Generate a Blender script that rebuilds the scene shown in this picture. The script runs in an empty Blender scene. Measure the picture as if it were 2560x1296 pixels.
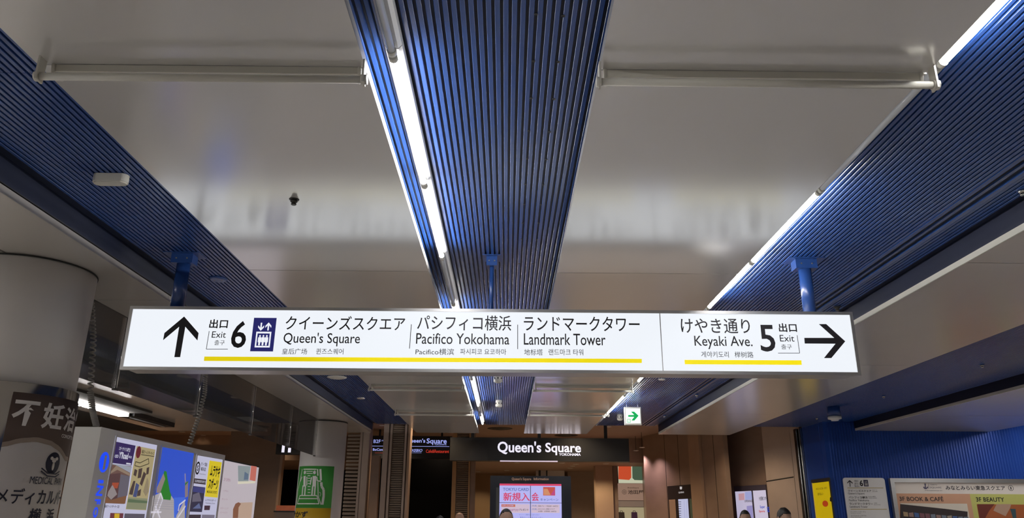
import bpy, bmesh, math, random
from mathutils import Vector, Matrix
R = math.radians
random.seed(7)
SC = bpy.context.scene
COL = SC.collection

# ---------------------------------------------------------------- camera
FPX = 1900.0                      # focal length in pixels of the 2560x1296 frame
EYE = 1.6                         # eye height; "h" below is always height above the eye
def cam_axes(vp=(1265, 1300), roll=0.4):
    r = R(roll); c, s = math.cos(r), math.sin(r)
    px, py = vp[0] - 1280, 648 - vp[1]
    u = (c * px - s * py, s * px + c * py)
    Y = Vector((u[0], u[1], -FPX)).normalized()
    Z = Vector((0, -Y[2], Y[1])).normalized()
    X = Y.cross(Z)
    rot = lambda v: Vector((c * v[0] + s * v[1], -s * v[0] + c * v[1], v[2]))
    return rot(X), rot(Y), rot(Z)
AX = cam_axes()
CW = Matrix((AX[0], AX[1], AX[2]))            # camera -> world rotation
cam_d = bpy.data.cameras.new('camera'); cam = bpy.data.objects.new('camera', cam_d); COL.objects.link(cam)
cam_d.sensor_fit = 'HORIZONTAL'; cam_d.sensor_width = 36.0; cam_d.lens = 36.0 * FPX / 2560.0
cam_d.clip_start = 0.05; cam_d.clip_end = 200
cam.matrix_world = Matrix.Translation((0, 0, EYE)) @ CW.to_4x4()
SC.camera = cam
def ray(x, y): return CW @ Vector((x - 1280.0, 648.0 - y, -FPX))
def P(x, y, X=None, Y=None, h=None):
    d = ray(x, y)
    t = X / d[0] if X is not None else Y / d[1] if Y is not None else h / d[2]
    p = d * t
    return Vector((p[0], p[1], p[2] + EYE))

# ---------------------------------------------------------------- world / exposure
w = bpy.data.worlds.new('world'); SC.world = w; w.use_nodes = True
w.node_tree.nodes['Background'].inputs[0].default_value = (0.9, 0.92, 1.0, 1)
w.node_tree.nodes['Background'].inputs[1].default_value = 0.01
vs = SC.view_settings
vs.view_transform = 'Standard'; vs.look = 'None'; vs.exposure = 0.0; vs.gamma = 1.0; vs.use_curve_mapping = False
TUBE = 51.0                        # emission of a lit fluorescent tube
SIGN = 0.95                        # emission of the lit sign face

# ---------------------------------------------------------------- materials
def lin(c):
    return tuple(((v / 255) / 12.92 if v / 255 <= 0.04045 else ((v / 255 + 0.055) / 1.055) ** 2.4) for v in c)
MATS = {}
def mat(name, col, rough=0.5, metal=0.0, ior=1.5, noise=0.08, scale=3.0, bump=0.0, emit=None, es=0.0, srgb=False, aniso=None, coat=0.0):
    if name in MATS: return MATS[name]
    c = lin(col) if srgb else tuple(col)
    m = bpy.data.materials.new(name); m.use_nodes = True; nt = m.node_tree
    b = nt.nodes['Principled BSDF']
    b.inputs['Roughness'].default_value = rough; b.inputs['Metallic'].default_value = metal; b.inputs['IOR'].default_value = ior
    b.inputs['Coat Weight'].default_value = coat; b.inputs['Coat Roughness'].default_value = 0.1
    tc = nt.nodes.new('ShaderNodeTexCoord'); nz = nt.nodes.new('ShaderNodeTexNoise'); mp = nt.nodes.new('ShaderNodeMapping')
    nz.inputs['Scale'].default_value = scale; nz.inputs['Detail'].default_value = 5
    if aniso: mp.inputs['Scale'].default_value = aniso
    nt.links.new(tc.outputs['Object'], mp.inputs[0]); nt.links.new(mp.outputs[0], nz.inputs[0])
    mx = nt.nodes.new('ShaderNodeMix'); mx.data_type = 'RGBA'
    mx.inputs[6].default_value = (*[v * (1 - noise) for v in c], 1); mx.inputs[7].default_value = (*[min(1, v * (1 + noise)) for v in c], 1)
    nt.links.new(nz.outputs[0], mx.inputs[0]); nt.links.new(mx.outputs[2], b.inputs['Base Color'])
    if bump:
        bp = nt.nodes.new('ShaderNodeBump'); bp.inputs['Strength'].default_value = bump; bp.inputs['Distance'].default_value = 0.01
        nt.links.new(nz.outputs[0], bp.inputs['Height']); nt.links.new(bp.outputs[0], b.inputs['Normal'])
    if es:
        e = lin(emit) if srgb and emit else (emit or c)
        b.inputs['Emission Color'].default_value = (*e, 1); b.inputs['Emission Strength'].default_value = es
    MATS[name] = m
    return m
def emi(name, srgb_col, es=1.0):            # back-lit print or screen: colour given as it shows
    return mat(name, tuple(v * 0.25 for v in lin(srgb_col)), 0.35, noise=0.02, emit=lin(srgb_col), es=es)
def ink(name, srgb_col, rough=0.6): return mat(name, srgb_col, rough, noise=0.03, srgb=True)
def glassmat(name, tint=(0.86, 0.87, 0.88), rough=0.01):
    if name in MATS: return MATS[name]
    m = bpy.data.materials.new(name); m.use_nodes = True; nt = m.node_tree
    nt.nodes.remove(nt.nodes['Principled BSDF']); out = nt.nodes['Material Output']
    t = nt.nodes.new('ShaderNodeBsdfTransparent'); t.inputs[0].default_value = (*tint, 1)
    g = nt.nodes.new('ShaderNodeBsdfGlossy'); g.inputs['Roughness'].default_value = rough
    f = nt.nodes.new('ShaderNodeFresnel'); f.inputs[0].default_value = 1.5
    mx = nt.nodes.new('ShaderNodeMixShader')
    df = nt.nodes.new('ShaderNodeBsdfDiffuse'); df.inputs[0].default_value = (.75, .75, .75, 1); m2 = nt.nodes.new('ShaderNodeMixShader'); m2.inputs[0].default_value = 0.10  # pale diffuse share stands in for the haze of reflected light
    nt.links.new(t.outputs[0], m2.inputs[1]); nt.links.new(df.outputs[0], m2.inputs[2])
    nt.links.new(f.outputs[0], mx.inputs[0]); nt.links.new(m2.outputs[0], mx.inputs[1]); nt.links.new(g.outputs[0], mx.inputs[2])
    nt.links.new(mx.outputs[0], out.inputs[0]); MATS[name] = m
    return m
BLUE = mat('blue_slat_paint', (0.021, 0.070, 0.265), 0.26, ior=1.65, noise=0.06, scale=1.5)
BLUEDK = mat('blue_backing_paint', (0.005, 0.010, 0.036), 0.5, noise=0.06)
BLUEWALL = mat('blue_wall_paint', (0.014, 0.062, 0.32), 0.5, ior=1.35, noise=0.1, scale=1.2)
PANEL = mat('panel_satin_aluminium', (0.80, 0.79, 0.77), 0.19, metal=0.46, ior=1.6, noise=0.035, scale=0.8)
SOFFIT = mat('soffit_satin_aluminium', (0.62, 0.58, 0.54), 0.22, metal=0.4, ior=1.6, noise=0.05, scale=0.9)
CREAM = mat('cream_paint', (0.62, 0.60, 0.53), 0.4, noise=0.05)
WHITE = mat('white_enamel', (0.75, 0.75, 0.74), 0.35, noise=0.03)
ALU = mat('brushed_aluminium', (0.50, 0.49, 0.48), 0.34, metal=0.85, noise=0.08, scale=30, aniso=(0.05, 1, 1))
STEEL = mat('polished_steel', (0.55, 0.54, 0.52), 0.16, metal=1.0, noise=0.08, scale=4)
BLACK = mat('black_paint', (0.012, 0.012, 0.013), 0.45, noise=0.1)
DARK = mat('dark_void', (0.003, 0.003, 0.0035), 0.9, ior=1.08, noise=0.1)
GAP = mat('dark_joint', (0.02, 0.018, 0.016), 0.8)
COLPAINT = mat('column_grey_paint', (0.70, 0.665, 0.635), 0.5, noise=0.06, scale=2.5, bump=0.02)
TUBEON = mat('lit_tube', (0.9, 0.9, 0.9), 0.3, emit=(1.0, 0.985, 0.97), es=TUBE, noise=0.0)
TUBEOFF = mat('unlit_tube_glass', (0.62, 0.64, 0.66), 0.08, noise=0.02, ior=1.6)
FLOOR = mat('floor_granite_tile', (0.64, 0.60, 0.55), 0.3, noise=0.15, scale=14)
BROWN = mat('brown_stone', (0.31, 0.215, 0.16), 0.38, noise=0.16, scale=2.0, aniso=(1, 1, 2.5))
BROWNLT = mat('light_brown_stone', (0.42, 0.28, 0.19), 0.4, noise=0.14, scale=2.0)
BEIGEST = mat('beige_stone', (0.46, 0.37, 0.31), 0.4, noise=0.12, scale=2.5)
MALLCEIL = mat('mall_ceiling_paint', (0.36, 0.25, 0.19), 0.6, noise=0.06)
MALLWALL = mat('mall_wall_wood', (0.30, 0.185, 0.095), 0.5, noise=0.15, scale=2.0, aniso=(1, 1, 0.2))
LOUV = mat('louvre_bronze', (0.30, 0.235, 0.175), 0.45, noise=0.08)
GOLD = mat('gold_trim', (0.50, 0.30, 0.14), 0.35, metal=0.3, noise=0.06)
GLASS = glassmat('smoke_barrier_glass')
SIGNFACE = mat('lit_sign_acrylic', (0.03, 0.03, 0.03), 0.45, emit=(0.90, 0.94, 1.0), es=SIGN, noise=0.0)
INK = mat('sign_black_vinyl', (0.012, 0.010, 0.014), 0.5, noise=0.02)
NAVY = mat('sign_navy_vinyl', (0.01, 0.012, 0.09), 0.5, emit=lin((38, 38, 110)), es=0.7, noise=0.02)
YEL = mat('sign_yellow_vinyl', (0.6, 0.5, 0.0), 0.5, emit=lin((228, 208, 0)), es=0.8, noise=0.02)
WHITEL = mat('sign_white_vinyl', (0.6, 0.6, 0.6), 0.4, emit=lin((232, 236, 244)), es=0.95, noise=0.0)

# ---------------------------------------------------------------- mesh helpers
ORG = {}
def org(o): return ORG[o.name] if o else Vector((0, 0, 0))
def register(o, parent, world):
    COL.objects.link(o)
    o.parent = parent
    o.location = Vector(world) - org(parent)
    ORG[o.name] = Vector(world)
    return o
def tag(o, label=None, cat=None, group=None, kind=None):
    if label: o['label'] = label
    if cat: o['category'] = cat
    if group: o['group'] = group
    if kind: o['kind'] = kind
    return o
def thing(name, label, cat, loc, group=None):
    o = bpy.data.objects.new(name, None); o.empty_display_size = 0.1
    register(o, None, loc); return tag(o, label, cat, group)
class MB:
    def __init__(s): s.v = []; s.f = []; s.sm = []
    def quadgrid(s, verts, faces, smooth=False):
        n = len(s.v); s.v += [Vector(p) for p in verts]; s.f += [tuple(i + n for i in f) for f in faces]; s.sm += [smooth] * len(faces); return s
    def box(s, x0, x1, y0, y1, z0, z1):
        return s.quadgrid([(x, y, z) for z in (z0, z1) for y in (y0, y1) for x in (x0, x1)],
            [(0, 2, 3, 1), (4, 5, 7, 6), (0, 1, 5, 4), (2, 6, 7, 3), (0, 4, 6, 2), (1, 3, 7, 5)])
    def bar(s, a, b, wd, th, up=(0, 0, 1)):               # rectangular bar from a to b
        a, b = Vector(a), Vector(b); d = (b - a).normalized(); u = Vector(up)
        if abs(d.dot(u)) > 0.95: u = Vector((0, 1, 0))
        r = d.cross(u).normalized() * wd / 2; t = r.cross(d).normalized() * th / 2
        vs_ = [p + i * r + j * t for p in (a, b) for i, j in ((-1, -1), (1, -1), (1, 1), (-1, 1))]
        return s.quadgrid(vs_, [(0, 3, 2, 1), (4, 5, 6, 7), (0, 1, 5, 4), (1, 2, 6, 5), (2, 3, 7, 6), (3, 0, 4, 7)])
    def tube(s, pts, r, n=8, caps=True):
        pts = [Vector(p) for p in pts]; rs = r if isinstance(r, (list, tuple)) else [r] * len(pts)
        vv = []; ff = []; ref = None
        for i, p in enumerate(pts):
            d = (pts[min(i + 1, len(pts) - 1)] - pts[max(i - 1, 0)]).normalized()
            if ref is None: ref = d.orthogonal().normalized()
            ref = (ref - d * ref.dot(d)).normalized(); q = d.cross(ref)
            vv += [p + (ref * math.cos(2 * math.pi * k / n) + q * math.sin(2 * math.pi * k / n)) * rs[i] for k in range(n)]
        for i in range(len(pts) - 1):
            for k in range(n): ff.append((i * n + k, i * n + (k + 1) % n, (i + 1) * n + (k + 1) % n, (i + 1) * n + k))
        s.quadgrid(vv, ff, True)
        if caps:
            m = len(s.v) - len(vv)
            s.f += [tuple(m + k for k in reversed(range(n))), tuple(m + (len(pts) - 1) * n + k for k in range(n))]; s.sm += [False, False]
        return s
    def lathe(s, prof, c, n=24, smooth=True, axis='z'):
        c = Vector(c); vv = []; ff = []
        for (r, z) in prof:
            for k in range(n):
                a = 2 * math.pi * k / n
                vv.append(c + (Vector((r * math.cos(a), r * math.sin(a), z)) if axis == 'z' else Vector((r * math.cos(a), z, r * math.sin(a)))))
        m = len(prof)
        for i in range(m - 1):
            for k in range(n): ff.append((i * n + k, i * n + (k + 1) % n, (i + 1) * n + (k + 1) % n, (i + 1) * n + k))
        s.quadgrid(vv, ff, smooth)
        b = len(s.v) - len(vv)
        if prof[0][0] > 1e-5: s.f.append(tuple(b + k for k in reversed(range(n)))); s.sm.append(False)
        if prof[-1][0] > 1e-5: s.f.append(tuple(b + (m - 1) * n + k for k in range(n))); s.sm.append(False)
        return s
    def prism(s, pts, d):                                   # polygon (list of 3D points) extruded by vector d
        pts = [Vector(p) for p in pts]; d = Vector(d); n = len(pts)
        return s.quadgrid(pts + [p + d for p in pts], [tuple(range(n)), tuple(n + k for k in reversed(range(n)))] +
            [(k, n + k, n + (k + 1) % n, (k + 1) % n) for k in range(n)])
    def mesh(s, name, material, c):
        me = bpy.data.meshes.new(name)
        me.from_pydata([tuple(p - c) for p in s.v], [], s.f)
        me.polygons.foreach_set('use_smooth', s.sm)
        if material: me.materials.append(material)
        bm = bmesh.new(); bm.from_mesh(me); bmesh.ops.recalc_face_normals(bm, faces=bm.faces); bm.to_mesh(me); bm.free()
        return me
    def build(s, name, material, parent=None, base=False):
        xs = [p.x for p in s.v]; ys = [p.y for p in s.v]; zs = [p.z for p in s.v]
        c = Vector(((min(xs) + max(xs)) / 2, (min(ys) + max(ys)) / 2, min(zs) if base or parent is None else (min(zs) + max(zs)) / 2))
        o = bpy.data.objects.new(name, s.mesh(name, material, c))
        return register(o, parent, c)
def inst(src, name, world, parent):
    o = bpy.data.objects.new(name, src.data); return register(o, parent, world)
def copy_part(src, name, delta, parent):
    o = src.copy(); o.name = name; return register(o, parent, ORG[src.name] + Vector(delta))
def B(name, m, x0, x1, y0, y1, z0, z1, parent=None): return MB().box(x0, x1, y0, y1, z0, z1).build(name, m, parent)
Z = lambda h: h + EYE

# ---- flat faces that carry print: local u (reading direction), v (up)
class Face:
    def __init__(s, o, right):
        s.o = Vector(o); s.r = Vector(right).normalized(); s.n = s.r.cross(Vector((0, 0, 1)))
    def px(s, x, y):
        d = ray(x, y); e = Vector((0, 0, EYE)); t = (s.o - e).dot(s.n) / d.dot(s.n); p = e + d * t - s.o
        return (p.dot(s.r), p.z)
    def w(s, u, v, lift=0.0): return s.o + s.r * u + Vector((0, 0, v)) + s.n * lift
    def poly(s, name, uv, m, parent, lift=0.002, th=0.0015):
        return MB().prism([s.w(u, v, lift) for u, v in uv], -s.n * th).build(name, m, parent)
    def pxpoly(s, name, pts, m, parent, lift=0.002, th=0.0015): return s.poly(name, [s.px(*p) for p in pts], m, parent, lift, th)
    def rect(s, name, x0, y0, x1, y1, m, parent, lift=0.002, th=0.0015):
        xm, ym = (x0 + x1) / 2, (y0 + y1) / 2
        u0, u1 = s.px(x0, ym)[0], s.px(x1, ym)[0]; v0, v1 = s.px(xm, y1)[1], s.px(xm, y0)[1]
        return s.poly(name, [(u0, v0), (u1, v0), (u1, v1), (u0, v1)], m, parent, lift, th)
    def box(s, x0, y0, x1, y1):
        xm, ym = (x0 + x1) / 2, (y0 + y1) / 2
        return (s.px(x0, ym)[0], s.px(xm, y1)[1], s.px(x1, ym)[0], s.px(xm, y0)[1])
    def line(s, name, pts, wd, m, parent, lift=0.002, closed=False):
        mb = MB(); uv = [s.px(*p) for p in pts]
        if closed: uv.append(uv[0])
        for (a, b) in zip(uv, uv[1:]):
            mb.bar(s.w(a[0], a[1], lift), s.w(b[0], b[1], lift), wd, 0.0015, s.n)
        return mb.build(name, m, parent)
    def ellipse(s, name, x0, y0, x1, y1, m, parent, lift=0.002, n=28, hole=0.0):
        u0, v0, u1, v1 = s.box(x0, y0, x1, y1); cu, cv, ru, rv = (u0 + u1) / 2, (v0 + v1) / 2, (u1 - u0) / 2, (v1 - v0) / 2
        pt = lambda k, q: (cu + q * ru * math.cos(2 * math.pi * k / n), cv + q * rv * math.sin(2 * math.pi * k / n))
        if not hole: return s.poly(name, [pt(k, 1) for k in range(n)], m, parent, lift)
        mb = MB()
        for k in range(n): mb.prism([s.w(*q, lift) for q in (pt(k, 1), pt(k + 1, 1), pt(k + 1, hole), pt(k, hole))], -s.n * 0.0012)
        return mb.build(name, m, parent)
    def text(s, string, bx, m, parent, bold=0.0, lift=0.0035, name='lettering', shear=0.0, px=True, rot=False):
        if px: bx = s.box(*bx)
        me = text_mesh(string, bold, shear)
        if rot:
            for v in me.vertices: v.co.x, v.co.y = v.co.y, -v.co.x
        fit(me, bx)
        pts = [s.w(v.co.x, v.co.y, lift) for v in me.vertices]
        return finish_text(me, pts, name, m, parent)
class Cyl:                                                   # print wrapped on a vertical cylinder
    def __init__(s, cx, cy, r): s.cx, s.cy, s.rad = cx, cy, r
    def px(s, x, y):
        d = ray(x, y); ox, oy = -s.cx, -s.cy
        a = d.x ** 2 + d.y ** 2; b = 2 * (ox * d.x + oy * d.y); c = ox ** 2 + oy ** 2 - s.rad ** 2
        dis = max(0, b * b - 4 * a * c); t = (-b - math.sqrt(dis)) / (2 * a)
        p = d * t
        return (math.atan2(p.x - s.cx, -(p.y - s.cy)) * s.rad, p.z + EYE)
    def w(s, u, v, lift=0.0):
        a = u / s.rad; r = s.rad + lift
        return Vector((s.cx + r * math.sin(a), s.cy - r * math.cos(a), v))
    def box(s, x0, y0, x1, y1):
        xm, ym = (x0 + x1) / 2, (y0 + y1) / 2
        return (s.px(x0, ym)[0], s.px(xm, y1)[1], s.px(x1, ym)[0], s.px(xm, y0)[1])
    def sheet(s, name, u0, u1, vb, vt, m, parent, lift=0.003, n=24):
        mb = MB(); f = (lambda q: q) ; vv = []; ff = []
        for k in range(n + 1):
            u = u0 + (u1 - u0) * k / n
            b = vb(u) if callable(vb) else vb; t = vt(u) if callable(vt) else vt
            vv += [s.w(u, b, lift), s.w(u, t, lift), s.w(u, b, lift - 0.0015), s.w(u, t, lift - 0.0015)]
        for k in range(n):
            i = 4 * k; j = i + 4
            ff += [(i, j, j + 1, i + 1), (i + 2, i + 3, j + 3, j + 2), (i + 1, j + 1, j + 3, i + 3), (i, i + 2, j + 2, j)]
        mb.quadgrid(vv, ff, True); return mb.build(name, m, parent)
    def polyline(s, name, pts, wd, m, parent, lift=0.006):
        mb = MB()
        for a, b in zip(pts, pts[1:]):
            n = 4; q = [(a[0] + (b[0] - a[0]) * k / n, a[1] + (b[1] - a[1]) * k / n) for k in range(n + 1)]
            for c, d in zip(q, q[1:]):
                nn = (s.w(c[0], c[1], 1) - s.w(c[0], c[1], 0))
                mb.bar(s.w(*c, lift), s.w(*d, lift), wd, 0.0015, nn)
        return mb.build(name, m, parent)
    def text(s, string, bx, m, parent, bold=0.0, lift=0.006, name='lettering', px=True):
        if px: bx = s.box(*bx)
        me = text_mesh(string, bold, 0.0); fit(me, bx)
        bm = bmesh.new(); bm.from_mesh(me); bmesh.ops.triangulate(bm, faces=bm.faces)
        for _ in range(2):
            es = [e for e in bm.edges if abs(e.verts[0].co.x - e.verts[1].co.x) > 0.03]
            if es: bmesh.ops.subdivide_edges(bm, edges=es, cuts=1)
        bm.to_mesh(me); bm.free()
        pts = [s.w(v.co.x, v.co.y, lift) for v in me.vertices]
        return finish_text(me, pts, name, m, parent)
def text_mesh(string, bold, shear):
    cu = bpy.data.curves.new('text', 'FONT'); cu.body = string; cu.offset = bold; cu.resolution_u = 3; cu.shear = shear
    cu.dimensions = '2D'; cu.fill_mode = 'BOTH'
    o = bpy.data.objects.new('text', cu); COL.objects.link(o)
    dg = bpy.context.evaluated_depsgraph_get()
    me = bpy.data.meshes.new_from_object(o.evaluated_get(dg))
    bpy.data.objects.remove(o); bpy.data.curves.remove(cu)
    return me
def fit(me, bx):
    xs = [v.co.x for v in me.vertices]; ys = [v.co.y for v in me.vertices]
    if not xs: return
    x0, x1, y0, y1 = min(xs), max(xs), min(ys), max(ys)
    for v in me.vertices:
        v.co.x = bx[0] + (v.co.x - x0) / max(1e-6, x1 - x0) * (bx[2] - bx[0])
        v.co.y = bx[1] + (v.co.y - y0) / max(1e-6, y1 - y0) * (bx[3] - bx[1])
def finish_text(me, pts, name, m, parent):
    if not pts: return None
    c = sum(pts, Vector((0, 0, 0))) / len(pts)
    for v, p in zip(me.vertices, pts): v.co = p - c
    me.name = name; me.materials.clear(); me.materials.append(m)
    return register(bpy.data.objects.new(name, me), parent, c)

# ================================================================= SETTING
Y0, Y1 = -4.0, 16.12               # station hall: from behind the camera to the mall front
HS, HP = 1.87, 1.70                # slat level and panel level above the eye
floor = tag(B('floor', FLOOR, -16, 16, Y0 - 1, 16.15, -0.2, 0.0), kind='structure')
tag(B('floor_mall', mat('mall_floor_stone', (0.26, 0.20, 0.155), 0.35, noise=0.15, scale=9), -16, 16, 16.15, 34, -0.2, 0.0), kind='structure')
ceiling = tag(B('ceiling', GAP, -16, 16, Y0 - 1, 16.15, Z(2.0), Z(2.2)), kind='structure')
tag(B('wall_back', MALLWALL, -16, 16, 33.8, 34, 0, 6), kind='structure')
tag(B('wall_front', COLPAINT, -16, 16, Y0 - 1, Y0 - 0.8, 0, Z(2.0)), kind='structure')
tag(B('wall_left', BROWN, -15.8, -15.6, Y0 - 0.8, 33.8, 0, 6), kind='structure')
tag(B('wall_right', BEIGEST, 15.6, 15.8, Y0 - 0.8, 33.8, 0, 6), kind='structure')

# ---- slatted bays: tray (part of the ceiling) > slat
def slat_proto(y0, y1):
    pr = [(-.0105, .018), (-.0105, .0025), (-.0085, 0), (.0085, 0), (.0105, .0025), (.0105, .018)]
    m = MB().prism([(x, y0, z) for x, z in pr], (0, y1 - y0, 0))
    return m.mesh('slat', BLUE, Vector((0, (y0 + y1) / 2, 0)))
SEG = [(Y0, 2.95), (2.953, 6.65), (6.653, Y1)]
SLAT = [slat_proto(*q) for q in SEG]
SLATL = slat_proto(Y0, Y1)
def bay(x0, x1, xs, long=False, tray=BLUEDK):
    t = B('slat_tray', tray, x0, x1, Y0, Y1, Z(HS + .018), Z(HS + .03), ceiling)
    for x in xs:
        for me, (a, b) in (zip([SLATL], [(Y0, Y1)]) if long else zip(SLAT, SEG)):
            register(bpy.data.objects.new('slat', me), t, (x, (a + b) / 2, Z(HS)))
    return t
PITCH = 0.0335
def rng(a, b, p=PITCH):
    n = int((b - a) / p + 1e-6); return [a + p * (k + .5) for k in range(n)]
bayC = bay(-0.66, 0.44, [-.62, -.5865, -.553, -.5255] + rng(-.436, .44), True)
bayL = bay(-2.80, -1.80, rng(-2.72, -1.80))
bayR = bay(1.60, 3.17, rng(1.82, 2.76) + [2.84] + rng(2.93, 3.13), True)
bayR2 = bay(4.60, 6.9, rng(4.64, 6.85), True)
bayL2 = bay(-5.62, -4.05, rng(-5.6, -4.1), True)
bayR3 = bay(9.45, 11.4, rng(9.8, 11.3, .15), True)
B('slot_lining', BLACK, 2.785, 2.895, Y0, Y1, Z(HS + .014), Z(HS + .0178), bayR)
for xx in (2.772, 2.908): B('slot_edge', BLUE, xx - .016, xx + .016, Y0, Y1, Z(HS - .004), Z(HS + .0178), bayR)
# dark screw holes through the slats of the centre bay
hole = None
for (x, y) in [(1340, 36), (1408, 40), (1334, 153), (1396, 155), (1328, 246), (1385, 248), (1322, 328), (1374, 330), (1318, 397), (1366, 399),
               (1313, 461), (1358, 462), (1310, 511), (1352, 512), (1307, 558), (1347, 558), (1304, 598), (1342, 599), (1298, 660), (1332, 660)]:
    p = P(x, y, h=HS)
    if hole is None: hole = MB().lathe([(.0075, -.0015), (.0075, .002)], p, 10).build('screw_hole', BLACK, bayC)
    else: inst(hole, 'screw_hole', p, bayC)

# ---- flat ceiling panels with folded lips
def panel(x0, x1, y0, y1, m=PANEL, name='ceiling_panel', th=.045, lips=True):
    g = .004
    mb = MB().box(x0, x1, y0 + g, y1 - g, Z(HP), Z(HP + .012))
    if lips:
        for xa in (x0, x1 - .004): mb.box(xa, xa + .004, y0 + g, y1 - g, Z(HP + .0121), Z(HP + th))
    return mb.build(name, m, ceiling)
YJ = [Y0, -2.6, 0.0, 2.62, 5.25, 7.75, 10.15, 12.68, 14.4, 16.15]
XA, XB, XC, XD = -0.576, 0.358, 1.668, -1.876
for a, b in zip(YJ, YJ[1:]):
    panel(XD, XA, a, b); panel(XB, XC, a, b)
YJ2 = [Y0, 0.2, 3.1, 6.09, 9.1, 12.1, 15.0, 16.15]
for a, b in zip(YJ2, YJ2[1:]):
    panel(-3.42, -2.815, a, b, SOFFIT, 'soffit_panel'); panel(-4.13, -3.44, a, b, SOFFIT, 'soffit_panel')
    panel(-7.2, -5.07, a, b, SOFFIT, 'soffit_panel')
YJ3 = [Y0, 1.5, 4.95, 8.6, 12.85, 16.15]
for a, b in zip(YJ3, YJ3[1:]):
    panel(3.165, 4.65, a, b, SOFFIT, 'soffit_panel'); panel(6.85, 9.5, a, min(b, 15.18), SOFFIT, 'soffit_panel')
for a, b in ((3.165, 1), (-2.815, -1), (6.85, 1)):                     # cream edge trims of the soffits
    B('edge_trim', CREAM if a > 0 else SOFFIT, a - .012, a - .001, Y0, 16.1 if abs(a) < 5 else 15.15, Z(HP - .002), Z(HP + .04), ceiling)
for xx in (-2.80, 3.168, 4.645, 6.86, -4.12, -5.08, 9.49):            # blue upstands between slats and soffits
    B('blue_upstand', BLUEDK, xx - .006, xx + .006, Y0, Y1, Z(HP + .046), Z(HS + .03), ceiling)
B('ceiling_infill', GAP, -16, -7.2, Y0, 16.15, Z(HP), Z(HP + .05), ceiling)
B('ceiling_infill', GAP, 11.4, 15.6, Y0, 16.15, Z(HP), Z(HP + .05), ceiling)

# ================================================================= STATION FITTINGS
ORD = ['first', 'second', 'third', 'fourth', 'fifth', 'sixth', 'seventh', 'eighth', 'ninth', 'tenth', 'eleventh', 'twelfth', 'thirteenth', 'fourteenth']
def batten(x, hb, y0, y1, lit, label, group):
    t = thing('fluorescent_batten', label, 'ceiling light', (x, (y0 + y1) / 2, Z(hb)), group)
    g = .003
    MB().prism([(x - .036, y0 + g, Z(hb + .058)), (x - .036, y0 + g, Z(hb + .016)), (x - .022, y0 + g, Z(hb)), (x + .022, y0 + g, Z(hb)), (x + .036, y0 + g, Z(hb + .016)), (x + .036, y0 + g, Z(hb + .058))], (0, y1 - y0 - 2 * g, 0)).build('housing', WHITE, t)
    zt = hb - .030
    tb = MB().tube([(x, y0 + .035, Z(zt)), (x, y1 - .035, Z(zt))], .0155, 12).build('tube', TUBEON if lit else TUBEOFF, t)
    for ya, yb in ((y0 + .008, y0 + .034), (y1 - .034, y1 - .008)):
        hl = MB().box(x - .012, x + .012, min(ya, yb), max(ya, yb), Z(zt), Z(hb + .002)); hl.lathe([(.019, ya), (.019, yb)], (x, 0, Z(zt)), 12, axis='y')
        hl.build('lamp_holder', CREAM, t)
    return t
PT = 1.26
for k in range(14):
    y0 = 2.66 + PT * (k - 4); i = (k - 4) % 3
    if y0 + PT > 15.4: break
    batten(-.478, 1.818, y0, y0 + PT, i != 2, ('lit' if i != 2 else 'unlit') + ' fluorescent batten in the centre blue recess, %s from the camera end' % ORD[k], 'battens in the centre recess')
for k in range(14):
    y0 = 2.70 + PT * (k - 4); i = (k - 5) % 3
    if y0 + PT > 15.4: break
    batten(1.775, 1.816, y0, y0 + PT, i != 2, ('lit' if i != 2 else 'unlit') + ' fluorescent batten along the right-hand ceiling panel, %s from the camera end' % ORD[k], 'battens beside the right-hand panel')
for k in range(14):  # unseen row: far end lights the blue wall, nearer battens added for ambient light
    y0 = -3.0 + PT * k
    batten(9.70, 1.816, y0, y0 + PT, k % 3 != 2, ('lit' if k % 3 != 2 else 'unlit') + ' unseen fluorescent batten in the far right blue bay, %s towards the blue wall' % ORD[k], 'battens in the far right bay')

for k in range(4):  # unseen second row, added to brighten the blue wall
    y0 = -3.0 + PT * (10 + k)
    batten(9.84, 1.816, y0, y0 + PT, True, 'added unseen second-row lit batten in the far right blue bay, %s towards the blue wall' % ORD[k], 'battens in the far right bay')
# ---- support rods under the panels
def rod(x0, x1, y, label):
    t = thing('panel_support_rod', label, 'support rod', ((x0 + x1) / 2, y, Z(1.615)), 'rods under the ceiling panels')
    MB().tube([(x0, y, Z(1.62)), (x1, y, Z(1.62))], .015, 10).build('rod', CREAM, t)
    B('stiffener', CREAM, x0 + .02, x1 - .02, y + .035, y + .045, Z(1.668), Z(1.698), t)
    for x, s in ((x0, -1), (x1, 1)):
        b = MB().box(x - .004 + s * .006, x + .004 + s * .006, y - .022, y + .022, Z(1.60), Z(1.70)); b.tube([(x - .004, y, Z(1.62)), (x + s * .02, y, Z(1.62))], .02, 10)
        b.build('bracket', CREAM, t)
        MB().tube([(x - s * .02, y + .03, Z(1.695)), (x - s * .02, y + .035, Z(1.66)), (x - s * .025, y + .06, Z(1.645)), (x - s * .03, y + .085, Z(1.66))], .008, 8).build('hook', CREAM, t)
rod(XD + .05, XA + .0, 2.58, 'cream rod across the left ceiling panel, nearest the camera')
rod(XB, XC - .01, 2.58, 'cream rod across the right ceiling panel, nearest the camera')
rod(XD + .05, XA, 10.12, 'cream rod across the left panel, first one past the hanging sign')
rod(XB, XC - .01, 10.10, 'cream rod across the right panel, first one past the hanging sign')
rod(XD + .05, XA, 12.64, 'cream rod across the left panel, farthest from the camera')
rod(XB, XC - .01, 12.60, 'cream rod across the right panel, farthest from the camera')

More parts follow.
